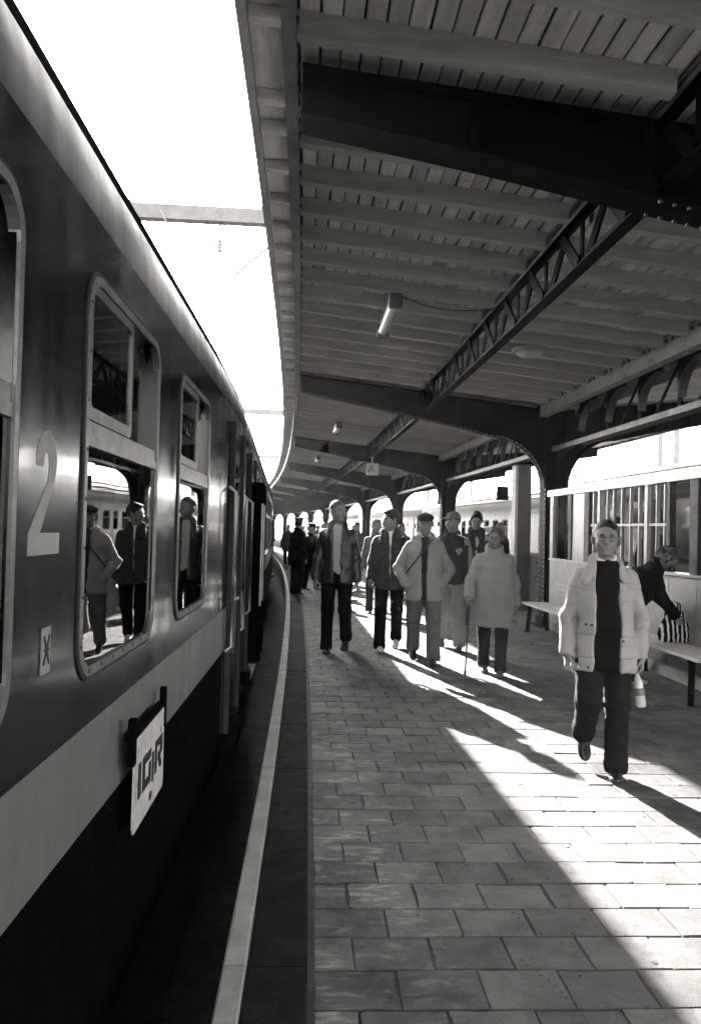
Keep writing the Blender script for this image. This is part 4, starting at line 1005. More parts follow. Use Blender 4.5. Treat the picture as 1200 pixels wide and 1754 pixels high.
    # ---- shoes
    for sd, s_ in (('R', -1), ('L', 1)):
        Fr = J[sd + 'F']; A = J[sd + 'ank']; Q = lambda x, y, z: A + Fr @ (V3(x, y, z) * sc); f = Field(min(h, 0.008))
        f.ell(Q(0, 0.028, -0.050), V3(0.036, 0.046, 0.042) * sc, Fr, 0.02); f.ell(Q(0, -0.03, -0.045), V3(0.038, 0.08, 0.042) * sc, Fr, 0.03); f.ell(Q(0, -0.125, -0.058), V3(0.046, 0.078, 0.033) * sc, Fr, 0.04)
        f.cone(Q(0, 0.012, -0.02), Q(0, 0.008, 0.02), 0.037 * sc, 0.037 * sc, 0.02)
        nz_ = Fr @ V3(0, 0, 1); e = Q(0, 0, -0.075)
        f.cut(lambda X, Y, Z, e=e, nz_=nz_: (X - e[0]) * nz_[0] + (Y - e[1]) * nz_[1] + (Z - e[2]) * nz_[2], A - 0.3, A + 0.3, 0.004)
        so = field_obj(f, 'shoe', shoe, t)
        m = MB(); pts = [(0.033 * math.sin(i * 0.628) * sc * (1.25 if math.cos(i * 0.628) > 0 else 1.0), (-0.055 - 0.135 * math.cos(i * 0.628)) * sc) for i in range(10)]
        m.extrude(pts, lambda p: tuple(A + Fr @ V3(p[0], p[1], -0.0755 * sc)), lambda p: tuple(A + Fr @ V3(p[0], p[1], -0.064 * sc))); m.build('sole', 'rubber', so)
    # ---- inner shirt or sweater
    def torso_keys(x, hem, puff, flare=0.0, bl=belly):
        ks = [(hem, 0.168 + flare), (-0.05, 0.170 + flare * 0.6), (0.10, 0.163), (0.25, 0.165), (0.36, 0.168), (0.42, 0.158), (0.47, 0.126), (0.51, 0.092), (0.555, 0.070)]
        out = []
        for z, rx in ks:
            by = bl * math.exp(-((z - 0.10) / 0.16) ** 2); ry = {0.47: 0.098, 0.51: 0.082, 0.555: 0.068, 0.42: 0.115}.get(z, 0.122 + flare * 0.7)
            out.append((z * sc, 0, (-by * 0.8) , (rx * (ws if z > 0.3 else w) + (puff + x) * (1.0 if z < 0.4 else 0.6)) * sc, (ry + (puff * 0.9 + x) * (1.0 if z < 0.4 else 0.6)) * sc + by * 0.5))
        return sorted(out)
    if inner:
        f = Field(h); f.loft(torso_keys(0.0, inner.get('hem', -0.10), 0.006), O, Rl, 0.03); f.wave(lumps(seed + 9, 0.003, 30, (1, 1, 0.7)))
        for i in range(12):
            a0, a1 = 2 * math.pi * i / 12, 2 * math.pi * (i + 1) / 12; g = lambda a: Ub(0.070 * math.sin(a), 0.006 + 0.064 * math.cos(a), 0.545 + 0.028 * math.cos(a)); f.cone(g(a0), g(a1), 0.016 * sc, 0.016 * sc, 0.012)
        field_obj(f, inner.get('name', 'sweater'), inner['mat'], t)
        if inner.get('collar'):
            m = MB(); m.tube([tuple(Ub(0.062 * math.sin(a), 0.002 + 0.060 * math.cos(a) - 0.004, 0.566 + 0.030 * math.cos(a))) for a in np.linspace(0, 6.2832, 25)], 0.014 * sc, 8, flat=1.3); m.build('shirt_collar', inner['collar'], t)
    # ---- jacket or coat
    if top:
        pf = top.get('puff', 0.02); hem = top.get('hem', -0.18); f = Field(h); sr = top.get('sleeve', 1.0)
        f.loft(torso_keys(0.012, hem, pf, top.get('flare', 0.0)), O, Rl, 0.03, 2.4, 0.02)
        if top.get('blouson'): f.loft([(hem * sc, 0, 0, (0.165 * w + pf) * sc, (0.12 + pf) * sc + belly * 0.4), ((hem + 0.05) * sc, 0, 0, (0.165 * w + pf) * sc, (0.12 + pf) * sc + belly * 0.4)], O, Rl, 0.01)
        for sd, s_ in (('R', -1), ('L', 1)):
            S_, E_, W_ = J[sd + 'sh'], J[sd + 'el'], J[sd + 'wr']; S2 = S_ + V3(-s_ * 0.012, 0, -0.005)
            r0, r1, r2 = (0.060 + pf * 0.5) * sc * sr, (0.052 + pf * 0.6) * sc * sr, (0.043 + pf * 0.45) * sc * sr; Sm = S2 + (E_ - S2) * 0.22
            f.cone(S2, Sm, r0, r0 * 0.97, 0.05); f.cone(Sm, E_, r0 * 0.97, r1, 0.010); f.cone(E_, W_ - J[sd + 'hd'] * 0.01, r1, r2, 0.012)
            f.wave(rings(E_, J[sd + 'hd'] + (E_ - S_) / 0.3, 0.0045, 62, 0.11, (0.3, 0.5, 0))); f.wave(rings(W_, J[sd + 'hd'], 0.0035, 70, 0.09, (0.3, 0.3, 0)))
            nrm = J[sd + 'hd']; e = W_ + nrm * 0.015
            if arms.get(sd + 'cut', True): f.cut(end_cut(e, nrm, 0.085), e - 0.12, e + 0.12, 0.004)
        ch = top.get('collar', 0.02); n = 16; op = top.get('open', 0.0)
        if ch:
            for i in range(n):
                g = lambda j: (lambda a: Ub(0.086 * math.sin(a), 0.004 + 0.080 * math.cos(a), 0.555 + 0.035 * math.cos(a)))(-math.pi + 0.35 + (2 * math.pi - 0.7) * j / n)
                f.cone(g(i), g(i + 1), ch * sc, ch * sc, 0.014)
                if top.get('stand'): f.cone(g(i) + Rl @ V3(0, 0, 0.03), g(i + 1) + Rl @ V3(0, 0, 0.03), ch * 0.8 * sc, ch * 0.8 * sc, 0.014)
        if top.get('lapel'):
            for x in (-1, 1):
                a_, b_ = Ub(x * 0.080, -0.045, 0.555), Ub(x * (0.105 + top.get('wt', 0.05) * 0.4), -0.135, 0.415); nv = Rl @ V3(x * 0.35, -1, 0.35)
                f.cone(a_, b_, 0.040 * sc, 0.026 * sc, 0.006, (nv, 0.38))
        if op:                                       # open front: a wedge cut down the middle
            wt, wb, xo, ztop = top.get('wt', 0.055), top.get('wb', 0.10), top.get('xo', 0.0), 0.62
            def wedge(X, Y, Z):
                q = [(X - O[0]) * Rl[0, i] + (Y - O[1]) * Rl[1, i] + (Z - O[2]) * Rl[2, i] for i in range(3)]; u = np.clip((q[2] / sc - hem) / (0.55 - hem), 0, 1)
                wd = wb + (wt - wb) * u ** top.get('pw', 1.0); return np.maximum(np.abs(q[0] / sc - xo) - wd, q[1] / sc + 0.03) * sc
            f.cut(wedge, O + Rl @ V3(0, -0.1, 0.2) - 0.6, O + Rl @ V3(0, -0.1, 0.2) + 0.6, 0.012)
        else:                                        # closed front: a shallow seam
            xo = top.get('xo', 0.0)
            def seam(P): q = (P - O) @ Rl; return 0.006 * np.exp(-((q[:, 0] / sc - xo) / 0.009) ** 2) * (q[:, 1] < 0) - 0.004 * np.exp(-((q[:, 0] / sc - xo - 0.03) / 0.016) ** 2) * (q[:, 1] < 0)
            f.wave(seam)
        f.wave(drape(seed, top.get('fold', 0.006) * 0.6, top.get('ff', 26))); f.wave(lumps(seed + 5, top.get('fold', 0.006) * 0.22, 30, (1, 1, 0.8)))
        for (px_, pz_, pw_, ph_) in top.get('pockets', ()):
            def pk(P, px_=px_, pz_=pz_, pw_=pw_, ph_=ph_):
                q = (P - O) @ Rl / sc; e = np.maximum(np.abs(q[:, 0] - px_) - pw_, np.abs(q[:, 2] - pz_) - ph_); return np.where(q[:, 1] < 0.0, -0.006 * (e < 0) + 0.006 * np.exp(-(e / 0.006) ** 2), 0)
            f.wave(pk)
        for zs in top.get('yoke', ()):
            def yk(P, zs=zs): q = (P - O) @ Rl / sc; return 0.005 * np.exp(-((q[:, 2] - zs - 0.12 * np.abs(q[:, 0])) / 0.006) ** 2)
            f.wave(yk)
        if top.get('quilt'):
            def qd(P): q = (P - O) @ Rl; return 0.0035 * np.abs(np.sin(q[:, 2] * top['quilt']))
            f.wave(qd)
        slm = top.get('sleeve_mat')
        def smi(C):
            q = (C - O) @ Rl; return ((np.abs(q[:, 0]) > 0.185 * w * sc + 0.02) | ((np.abs(q[:, 0]) > 0.15 * w * sc) & (q[:, 2] > 0.40 * sc) & (q[:, 2] < 0.5 * sc))).astype(int)
        jo = field_obj(f, top.get('name', 'jacket'), [top['mat'], slm] if slm else top['mat'], t, smi if slm else None)
        for (bx, bz) in top.get('buttons', ()):
            m = MB(); p = Ub(bx, 0, bz); yy = None
            keys = np.array(torso_keys(0.012, hem, pf, top.get('flare', 0.0))); zz = bz * sc; rx = np.interp(zz, keys[:, 0], keys[:, 3]); ry = np.interp(zz, keys[:, 0], keys[:, 4]); cy = np.interp(zz, keys[:, 0], keys[:, 2])
            y = cy - ry * max(0.05, 1 - abs(bx * sc / rx) ** 2.4) ** (1 / 2.4); p = O + Rl @ V3(bx * sc, y, zz); m.tube([tuple(p + V3(0, 0.004, 0)), tuple(p - V3(0, 0.010, 0))], 0.009, 10); m.build('button', 'rubber', jo)
    # ---- hair, hat, glasses
    if hair:
        st, hm = hair; f = Field(min(h, 0.007)); tk, tp = {'short': (0.003, 0.010), 'full': (0.007, 0.018), 'curly': (0.014, 0.010)}[st]
        f.ell(HP(0, 0.024, 0.032), V3(0.081 + tk, 0.0965 + tk * 0.6, 0.089 + tp) * hs, Hd, 0.01)
        if st == 'full': f.ell(HP(0.008, -0.036, 0.104), V3(0.060, 0.040, 0.016 if st == 'short' else 0.024) * hs, Hd @ rot('y', -6), 0.012)
        if st == 'curly':
            rr_ = np.random.default_rng(seed)
            for i in range(60):
                a = i * 2.4; zz = 0.088 - i * 0.0022; rr = 0.099 * math.sqrt(max(0.15, 1 - (max(zz, 0) / 0.13) ** 2))
                if math.cos(a) < 0.1 and zz < 0.082: continue
                f.ell(HP(rr * math.sin(a), 0.02 + rr * 1.05 * math.cos(a), zz), V3(1, 1, 1) * rr_.uniform(0.014, 0.024) * hs, Hd, 0.012)
        f.ell(HP(0, -0.108, -0.026), V3(0.076, 0.082, 0.116) * hs, Hd, 0.006, True)
        lowz = -0.060
        def under(X, Y, Z):
            q = [((X - HC[0]) * Hd[0, i] + (Y - HC[1]) * Hd[1, i] + (Z - HC[2]) * Hd[2, i]) / hs for i in range(3)]; return (q[2] - (lowz + np.clip((0.045 - q[1]) * 1.0, 0, 0.13))) * hs
        f.cut(under, HC - 0.25, HC + 0.25, 0.006); f.wave(lumps(seed + 21, 0.0025 if st != 'curly' else 0.005, 130, (1, 0.45, 0.6))); field_obj(f, 'hair', hm, t)
    if hat:
        kind, hm = hat; f = Field(min(h, 0.0075))
        if kind == 'flat':
            f.ell(HP(0, 0.004, 0.070), V3(0.098, 0.116, 0.050) * hs, Hd @ rot('x', 6), 0.02); f.ell(HP(0, -0.092, 0.052), V3(0.070, 0.046, 0.012) * hs, Hd @ rot('x', 14), 0.015)
            f.cut(lambda X, Y, Z: (((X - HC[0]) * Hd[0, 2] + (Y - HC[1]) * Hd[1, 2] + (Z - HC[2]) * Hd[2, 2]) - 0.040 * hs), HC - 0.3, HC + 0.3, 0.008)
        elif kind == 'ball':
            f.ell(HP(0, 0.014, 0.045), V3(0.086, 0.104, 0.082) * hs, Hd, 0.01); f.ell(HP(0, -0.115, 0.046), V3(0.068, 0.065, 0.008) * hs, Hd @ rot('x', 12), 0.015)
            f.cut(lambda X, Y, Z: (((X - HC[0]) * Hd[0, 2] + (Y - HC[1]) * Hd[1, 2] + (Z - HC[2]) * Hd[2, 2]) - 0.034 * hs), HC - 0.3, HC + 0.3, 0.006)
        elif kind == 'kepi':
            f.loft([(0.045 * hs, 0, 0.01, 0.086 * hs, 0.102 * hs), (0.13 * hs, 0, 0.01, 0.094 * hs, 0.108 * hs)], HC, Hd, 0.004, 2.0, 0.006); f.ell(HP(0, -0.105, 0.048), V3(0.07, 0.045, 0.008) * hs, Hd @ rot('x', 25), 0.01)
        elif kind == 'scarf':
            f.ell(HP(0, 0.02, 0.025), V3(0.088, 0.112, 0.104) * hs, Hd, 0.02); f.cone(HP(0, -0.03, -0.10), HP(0, 0.06, -0.10), 0.06 * hs, 0.06 * hs, 0.03); f.cone(HP(0, 0.08, -0.02), HP(0, 0.15, -0.17), 0.065 * hs, 0.03 * hs, 0.04)
            f.ell(HP(0, -0.115, -0.02), V3(0.058, 0.075, 0.085) * hs, Hd, 0.012, True); f.wave(lumps(seed, 0.004, 70))
        field_obj(f, {'scarf': 'headscarf'}.get(kind, 'cap'), hm, t)
    if glasses:
        m = MB()
        for x in (-1, 1):
            m.tube([tuple(HP(x * 0.033 + 0.023 * math.cos(a), -0.100 - 0.004 * math.cos(a) * x * 0 + 0.006 * (math.cos(a) * x > 0.3), 0.004 + 0.018 * math.sin(a))) for a in np.linspace(0, 6.2832, 17)], 0.0019, 5)
            m.tube([tuple(HP(x * 0.056, -0.095, 0.010)), tuple(HP(x * 0.079, -0.05, 0.010)), tuple(HP(x * 0.083, 0.02, 0.005))], 0.0018, 5)
        m.tube([tuple(HP(-0.010, -0.103, 0.008)), tuple(HP(0.010, -0.103, 0.008))], 0.002, 5); m.build('glasses', 'wire', t)
    if extras: extras(t, J, Ub, HP, sc, O, Rl)
    return t, J

def hand(f, J, sd, s_, sc, grip):
    """palm, four bent fingers of different length and a thumb from the side of the palm"""
    W_, d = J[sd + 'wr'], J[sd + 'hd'] / np.linalg.norm(J[sd + 'hd']); med = V3(-s_, 0, 0); med = med - d * (med @ d); med /= np.linalg.norm(med)
    fr = np.cross(d, med) * (1 if np.cross(d, med) @ V3(0, -1, 0.3) > 0 else -1)   # towards the thumb side
    P0 = W_ + d * 0.02 * sc; P1 = W_ + d * 0.082 * sc
    f.cone(W_ - d * 0.02, P0, 0.026 * sc, 0.027 * sc, 0.012)
    for o in (-0.024, -0.008, 0.008, 0.024): f.cone(P0 + fr * o * 0.8 * sc, P1 + fr * o * sc, 0.014 * sc, 0.0125 * sc, 0.012)
    for i, (o, ln) in enumerate(((0.029, 0.072), (0.010, 0.080), (-0.009, 0.075), (-0.027, 0.060))):
        p = P1 + fr * o * sc; a = rad(grip * 0.6 + i * 3)
        for sg, q in ((0.42, 1.0), (0.32, 2.0), (0.26, 2.7)):
            dd = d * math.cos(a * q) + med * math.sin(a * q); e = p + dd * ln * sg * sc; f.cone(p, e, 0.0093 * sc, 0.0085 * sc, 0.004); p = e
    p = P0 + fr * 0.024 * sc; dd = d * 0.62 + fr * 0.62 + med * 0.45; dd /= np.linalg.norm(dd); e = p + dd * 0.045 * sc; f.cone(p, e, 0.0135 * sc, 0.0105 * sc, 0.01)
    d3 = d * 0.85 + fr * 0.1 + med * 0.5; d3 /= np.linalg.norm(d3); f.cone(e, e + d3 * 0.032 * sc, 0.0102 * sc, 0.0085 * sc, 0.006)
# ---------------------------------------------------------------- the people in the photograph
LEG = lambda hf, kf, ab=1.0, fp=0.0: (hf, kf, ab, fp)
def stripe_over(t, J, Ub, HP, sc, O, Rl, x0=0.10, x1=-0.20, z0=0.535, z1=0.10, rx=0.205, ry=0.155, wd=0.02, mt='rubber', nm='shoulder_strap'):
    m = MB(); pts = []
    for i in range(17):
        k = i / 16; x, z = x0 + (x1 - x0) * k, z0 + (z1 - z0) * k; fz = 0.72 if z > 0.5 else (0.88 if z > 0.45 else 1.0)
        y = -(ry * fz) * max(0.02, 1 - abs(x / rx) ** 2.4) ** (1 / 2.4) - 0.012; pts.append(tuple(Ub(x, y, z)))
    m.tube(pts, wd, 6, flat=0.45); m.build(nm, mt, t)

# man in the pale open jacket, walking towards the camera
t, J = person('man in pale open anorak and black sweater walking nearest the camera', 1.71, (1.97, 5.33), -15,
    dict(R=LEG(12, 62, 1.5, 44), L=LEG(2, 5, 0.0, -2)), dict(R=(4, 14, 16, 3), L=(-6, 13, 18, 2), Rgrip=40, Lgrip=75), head=(-2, 0, 2),
    top=dict(mat='cloth_pale', puff=0.010, hem=-0.205, flare=0.03, open=1, wt=0.078, wb=0.088, pw=0.8, xo=0.008, collar=0.020, stand=False, fold=0.010, ff=30, sleeve=0.98, lapel=1, pockets=((0.135, -0.03, 0.055, 0.075), (-0.135, -0.03, 0.055, 0.075), (0.14, 0.27, 0.045, 0.012)), yoke=(0.33,), name='anorak', buttons=((-0.10, 0.12), (-0.135, 0.12), (0.085, 0.42), (0.105, 0.02), (-0.115, -0.17))),
    inner=dict(mat='cloth_black', collar='white_cloth', hem=-0.2), trous=dict(mat='denim', w=1.08), hair=('short', 'hair_dark'), glasses=True, wide=1.0, belly=0.04, h=0.0075, hb=0.0055, seed=11)
# bottle hanging from his hand
root = t.matrix_world if False else Matrix.Translation(t.location) @ Matrix.Rotation(t.rotation_euler.z, 4, 'Z')
g = root @ Vector(J['Lwr'] + J['Lhd'] / np.linalg.norm(J['Lhd']) * 0.085 + V3(-0.035, 0, 0))
mat('bottle_plastic', 0.45, 0.15, 0.1, 10, 0.1, 40, spec=0.6); mat('bottle_label', 0.10, 0.5, 0.3, 40, 0)
bt = thing('water_bottle', 'clear plastic bottle with dark label in the nearest man\'s hand', 'bottle', g - Vector((0, 0, 0.22))); o = bt.location.copy()
prof = [(0.0, 0.012), (-0.03, 0.013), (-0.05, 0.020), (-0.09, 0.032), (-0.12, 0.033)]; low_ = [(-0.1205, 0.034), (-0.17, 0.034)]; bot_ = [(-0.1705, 0.033), (-0.23, 0.033), (-0.245, 0.027)]
tl = Vector((0.12, -0.10, -1)).normalized()
for nm, pf, mt in (('neck', prof, 'bottle_plastic'), ('label_band', low_, 'bottle_label'), ('bottle_base', bot_, 'bottle_plastic')):
    m = MB(); m.tube([g + tl * (-z) for z, r in pf], [r for z, r in pf], 14); m.build(nm, mt, bt, o)
m = MB(); m.tube([g - tl * 0.018, g - tl * 0.001], 0.015, 12); m.build('cap', 'white_cloth', bt, o)

# tall man in the black leather jacket
person('tallest man, black leather jacket over pale shirt, head turned aside', 1.98, (0.30, 10.52), -6,
    dict(R=LEG(2, 3, 1, 0), L=LEG(4, 40, 1.5, 34)), dict(R=(10, 9, 16, 3), L=(-12, 9, 18, 4), Rgrip=60, Lgrip=50), head=(38, -2, 2),
    top=dict(mat='leather_black', puff=0.012, hem=-0.13, open=1, wt=0.050, wb=0.035, pw=0.6, xo=0.005, collar=0.022, lapel=1, pockets=((0.12, 0.05, 0.05, 0.01), (-0.12, 0.05, 0.05, 0.01)), yoke=(0.34,), fold=0.009, ff=24, name='leather_jacket'),
    inner=dict(mat='tshirt', hem=-0.02, name='shirt'), trous=dict(mat='cloth_black', w=0.98), hair=('short', 'hair_brown'), wide=1.0, h=0.0095, hb=0.008, seed=21)
# man in the dark zipped jacket
person('man in dark zipped jacket and pale shoes looking towards the tall man', 1.90, (1.02, 10.78), -4,
    dict(R=LEG(15, 10, 1, -5), L=LEG(-12, 20, 1, 24)), dict(R=(18, 10, 22, 4), L=(-16, 9, 18, 3), Rgrip=65, Lgrip=50), head=(-62, 6, 0),
    top=dict(mat='cloth_navy', puff=0.014, hem=-0.16, flare=0.0, collar=0.022, stand=False, open=1, wt=0.028, wb=0.0, pw=4.0, lapel=1, yoke=(0.33,), fold=0.009, ff=26, blouson=True),
    inner=dict(mat='white_cloth', hem=0.1, name='shirt'), trous=dict(mat='cloth_black', w=1.0), shoe='shoe_pale', hair=('full', 'hair_dark'), wide=1.03, h=0.0095, hb=0.008, seed=31)
# old man with flat cap, hands in pockets
def old_extras(t, J, Ub, HP, sc, O, Rl):
    stripe_over(t, J, Ub, HP, sc, O, Rl, x0=0.085, x1=-0.215, z0=0.52, z1=0.12, rx=0.235, ry=0.178, wd=0.017)
person('man in flat cap and pale jacket with dark strap, hands in pockets', 1.83, (1.36, 9.82), -8,
    dict(R=LEG(-14, 18, 2, 32), L=LEG(13, 5, 2, -6)), dict(R=(-8, 26, 50, -22), L=(-8, 24, 50, -22), Rcut=False, Lcut=False), head=(-2, 3, 0),
    top=dict(mat='cloth_light', puff=0.018, hem=-0.20, flare=0.02, open=1, wt=0.050, wb=0.030, pw=3.0, xo=0.0, collar=0.026, yoke=(0.34,), fold=0.010, ff=28, sleeve=1.04),
    inner=dict(mat='cloth_dark', hem=-0.18, collar='white_cloth'), trous=dict(mat='cloth_mid', w=1.12), hair=('short', 'hair_grey'), hat=('flat', 'cloth_black'), glasses=True, wide=1.08, belly=0.03, h=0.0095, hb=0.008, seed=41, extras=old_extras)
# man in the baseball jacket behind him
def badge(t, J, Ub, HP, sc, O, Rl):
    m = MB()
    for dx, dz, a in ((0.07, 0.33, 0.03), (0.10, 0.34, 0.028), (0.085, 0.30, 0.025)): p = Ub(dx, -0.165, dz); m.ell = None; m.tube([tuple(p), tuple(p + V3(0, -0.008, 0))], a, 9)
    m.build('chest_badge', 'cloth_light', t)
    stripe_over(t, J, Ub, HP, sc, O, Rl, x0=0.06, x1=0.20, z0=0.535, z1=0.49, rx=0.26, ry=0.16, wd=0.012, mt='white_cloth', nm='shoulder_piping')
person('man in cap and dark baseball jacket with pale sleeves and pale trousers', 1.88, (1.90, 11.0), -8,
    dict(R=LEG(-12, 16, 1.5, 26), L=LEG(12, 6, 1.5, -4)), dict(R=(4, 10, 20, 5), L=(8, 11, 34, 0), Rgrip=50, Lgrip=60), head=(-42, 2, 0),
    top=dict(mat='cloth_dark', sleeve_mat='cloth_light', puff=0.018, hem=-0.10, collar=0.020, fold=0.008, ff=28, blouson=True, sleeve=1.05, name='baseball_jacket'),
    trous=dict(mat='cloth_light', w=1.08), shoe='shoe_brown', hair=('short', 'hair_dark'), hat=('ball', 'cloth_mid'), wide=1.04, h=0.010, hb=0.009, seed=51, extras=badge)
# woman with walking stick
t, J = person('grey-haired woman in long pale quilted coat leaning on a stick', 1.67, (2.06, 9.08), -10,
    dict(R=LEG(-6, 14, -1, 12), L=LEG(7, 4, -1.5, 0)), dict(R=(16, 18, 30, 6), L=(-4, 11, 18, 5), Rgrip=80, Lgrip=50), head=(-6, 8, -3),
    top=dict(mat='cloth_light', puff=0.018, hem=-0.36, flare=0.05, collar=0.024, stand=True, fold=0.009, ff=26, sleeve=1.1, pockets=((0.13, -0.06, 0.012, 0.07), (-0.15, -0.06, 0.012, 0.07)), yoke=(0.30,), name='coat', xo=-0.02),
    trous=dict(mat='cloth_dark', w=0.95), shoe='shoe_brown', hair=('curly', 'hair_grey'), glasses=True, wide=1.20, belly=0.03, h=0.0095, hb=0.008, seed=61)
root = Matrix.Translation(t.location) @ Matrix.Rotation(t.rotation_euler.z, 4, 'Z')
g = root @ Vector(J['Rwr'] + J['Rhd'] / np.linalg.norm(J['Rhd']) * 0.085 + V3(0.02, 0, 0))
st = thing('walking_stick', 'dark walking stick in the grey-haired woman\'s hand', 'walking stick', (1.74, 9.02, 0)); o = st.location.copy()
b = Vector((1.74, 9.02, 0.03)); ax = (g - b).normalized(); topp = g + ax * 0.02
m = MB(); m.tube([b, b + ax * 0.4, topp], [0.009, 0.011, 0.012], 8); m.build('shaft', 'wood_dark', st, o)
m = MB(); m.tube([topp, topp + ax * 0.02 + Vector((0.0, -0.02, 0.01)), topp + Vector((0.0, -0.06, 0.03)), topp + Vector((0, -0.10, 0.015))], 0.013, 8); m.build('handle', 'wood_dark', st, o)
m = MB(); m.tube([b - ax * 0.03, b + ax * 0.03], [0.016, 0.012], 10); m.build('rubber_tip', 'rubber', st, o)
# young man with scarf, looking down
def scarf(t, J, Ub, HP, sc, O, Rl):
    f = Field(0.012)
    for i in range(12):
        gg = lambda j: (lambda a: Ub(0.085 * math.sin(a), 0.0 + 0.08 * math.cos(a), 0.555 + 0.03 * math.cos(a)))(2 * math.pi * j / 12); f.cone(gg(i), gg(i + 1), 0.036 * sc, 0.036 * sc, 0.02)
    for x in (-0.085, 0.085): f.cone(Ub(x * 0.8, -0.10, 0.52), Ub(x, -0.155, 0.12), 0.045 * sc, 0.05 * sc, 0.02, ((0, 1, 0), 0.4))
    f.wave(lumps(5, 0.006, 50)); field_obj(f, 'scarf', 'cloth_dark', t)
person('man with dark scarf over dark jacket looking down beside the steel post', 1.94, (2.62, 12.9), -6,
    dict(R=LEG(-2, 48, 1, 30), L=LEG(6, 4, 1, 0)), dict(R=(-6, 12, 14, 6), L=(8, 12, 18, 6)), head=(-6, 20, 0),
    top=dict(mat='cloth_dark', puff=0.024, hem=-0.14, open=1, wt=0.035, wb=0.03, collar=0.02, fold=0.008), inner=dict(mat='tshirt', hem=0.0, name='shirt'),
    trous=dict(mat='cloth_light', w=1.05), shoe='shoe_brown', hair=('full', 'hair_dark'), h=0.012, hb=0.010, seed=71, extras=scarf)
# two uniformed men by the train
person('uniformed man in dark kepi seen from behind beside the train', 1.86, (-0.42, 19.6), 140,
    dict(R=LEG(-3, 4, 2, 0), L=LEG(3, 4, 2, 0)), dict(R=(-4, 8, 20, 2), L=(10, 8, 40, 0)), head=(25, 0, 0),
    top=dict(mat='cloth_black', puff=0.02, hem=-0.17, flare=0.01, collar=0.02, fold=0.006, name='uniform_jacket'), trous=dict(mat='cloth_black', w=1.05), hair=('short', 'hair_dark'), hat=('kepi', 'cloth_black'), h=0.013, seed=81)
person('shorter uniformed man in peaked cap turned sideways beside his colleague', 1.74, (-0.10, 21.1), 60,
    dict(R=LEG(-6, 4, 2, 4), L=LEG(12, 6, 2, 0)), dict(R=(30, 8, 70, 0), L=(20, 8, 60, 0)), head=(-20, 4, 0),
    top=dict(mat='cloth_black', puff=0.02, hem=-0.17, flare=0.01, collar=0.02, fold=0.006, name='uniform_jacket'), trous=dict(mat='cloth_black', w=1.05), hair=('short', 'hair_dark'), hat=('kepi', 'cloth_black'), h=0.013, seed=82)
# woman bending over the bench
person('bent woman in dark coat and patterned headscarf leaning over the bench', 1.68, (3.49, 8.80), 80,
    dict(R=LEG(4, 4, 2, 0), L=LEG(-4, 4, 2, 0)), dict(R=(16, 2, 22, -4), L=(22, 2, 24, -4), Rgrip=60, Lgrip=60), head=(0, 12, 0), lean=40,
    top=dict(mat='cloth_black', puff=0.026, hem=-0.42, flare=0.05, collar=0.02, fold=0.008, name='coat'), trous=dict(mat='cloth_dark', w=0.9), shoe='shoe_pale', hat=('scarf', 'headscarf'), wide=1.32, h=0.010, hb=0.009, seed=91)
bg_ = thing('striped_bag', 'black and white striped shopping bag standing on the bench', 'bag', T(4.06, 8.60, 0.466)); bo = bg_.location.copy()
f = Field(0.009); f.loft([(0.0, 0, 0, 0.13, 0.075), (0.08, 0, 0, 0.155, 0.09), (0.18, 0, 0, 0.14, 0.08), (0.27, 0, 0, 0.10, 0.05), (0.33, 0, 0, 0.11, 0.035)], V3(0, 0, 0), EYE, 0.01, 2.4); f.wave(lumps(7, 0.008, 45, (1, 1, 0.4)))
def smi(C): return (np.sin(C[:, 0] * 125 + 1.5 * np.sin(C[:, 2] * 9)) > 0.45).astype(int)
field_obj(f, 'bag_body', ['cloth_black', 'white_cloth'], bg_, smi)
for y in (-0.03, 0.03):
    m = MB(); m.tube([(-0.06, y, 0.31), (-0.05, y, 0.42), (0.0, y, 0.46), (0.05, y, 0.42), (0.06, y, 0.31)], 0.008, 6); m.build('handle', 'cloth_black', bg_)
# people farther along the platform
def far_person(lab, H, u, s_, rz, topm, trm, hairm, hat=None, wide=1.0, seed=1, st='full', hem=-0.18):
    p = T(u, s_); r = seed % 2
    a, b_ = LEG(10, 6, 1, 0), LEG(-10, 18, 1, 16)
    person(lab, H, (p.x, p.y), rz, dict(R=a if r else b_, L=b_ if r else a), dict(R=(8, 8, 18, 4), L=(-8, 8, 18, 4)), head=(seed * 37 % 50 - 25, 2, 0),
           top=dict(mat=topm, puff=0.024, hem=hem, collar=0.02, fold=0.006), trous=dict(mat=trm), hair=(st, hairm), hat=hat, wide=wide, h=0.016, hb=0.013, seed=seed, group='people farther along the platform')
far_person('person in mid-grey coat half hidden between the two young men', 1.82, 1.45, 15.6, -5, 'cloth_mid', 'cloth_dark', 'hair_grey', None, 1.05, 101, 'full', -0.3)
far_person('person with dark hair just behind the man in the zipped jacket', 1.80, 2.55, 16.8, 8, 'cloth_navy', 'cloth_dark', 'hair_dark', None, 1.0, 102)
far_person('man in black coat half hidden behind the square steel post', 1.86, 4.62, 18.2, 20, 'cloth_black', 'cloth_dark', 'hair_grey', None, 1.05, 103, 'short')
far_person('man in dark jacket standing between post and riveted column', 1.80, 5.30, 15.6, 60, 'cloth_dark', 'cloth_mid', 'hair_dark', None, 1.0, 104)
far_person('white-haired woman in pale coat far behind the tall man', 1.72, 0.85, 24.0, 0, 'cloth_light', 'cloth_mid', 'hair_grey', None, 1.1, 105, 'curly', -0.3)
far_person('person in pale jacket left of the tall man\'s shoulder, far off', 1.74, 0.55, 27.0, 4, 'cloth_pale', 'cloth_dark', 'hair_grey', None, 1.05, 106, 'curly')
far_person('person in dark coat beyond the uniformed men', 1.80, 0.30, 31.0, -4, 'cloth_dark', 'cloth_dark', 'hair_dark', None, 1.0, 107)
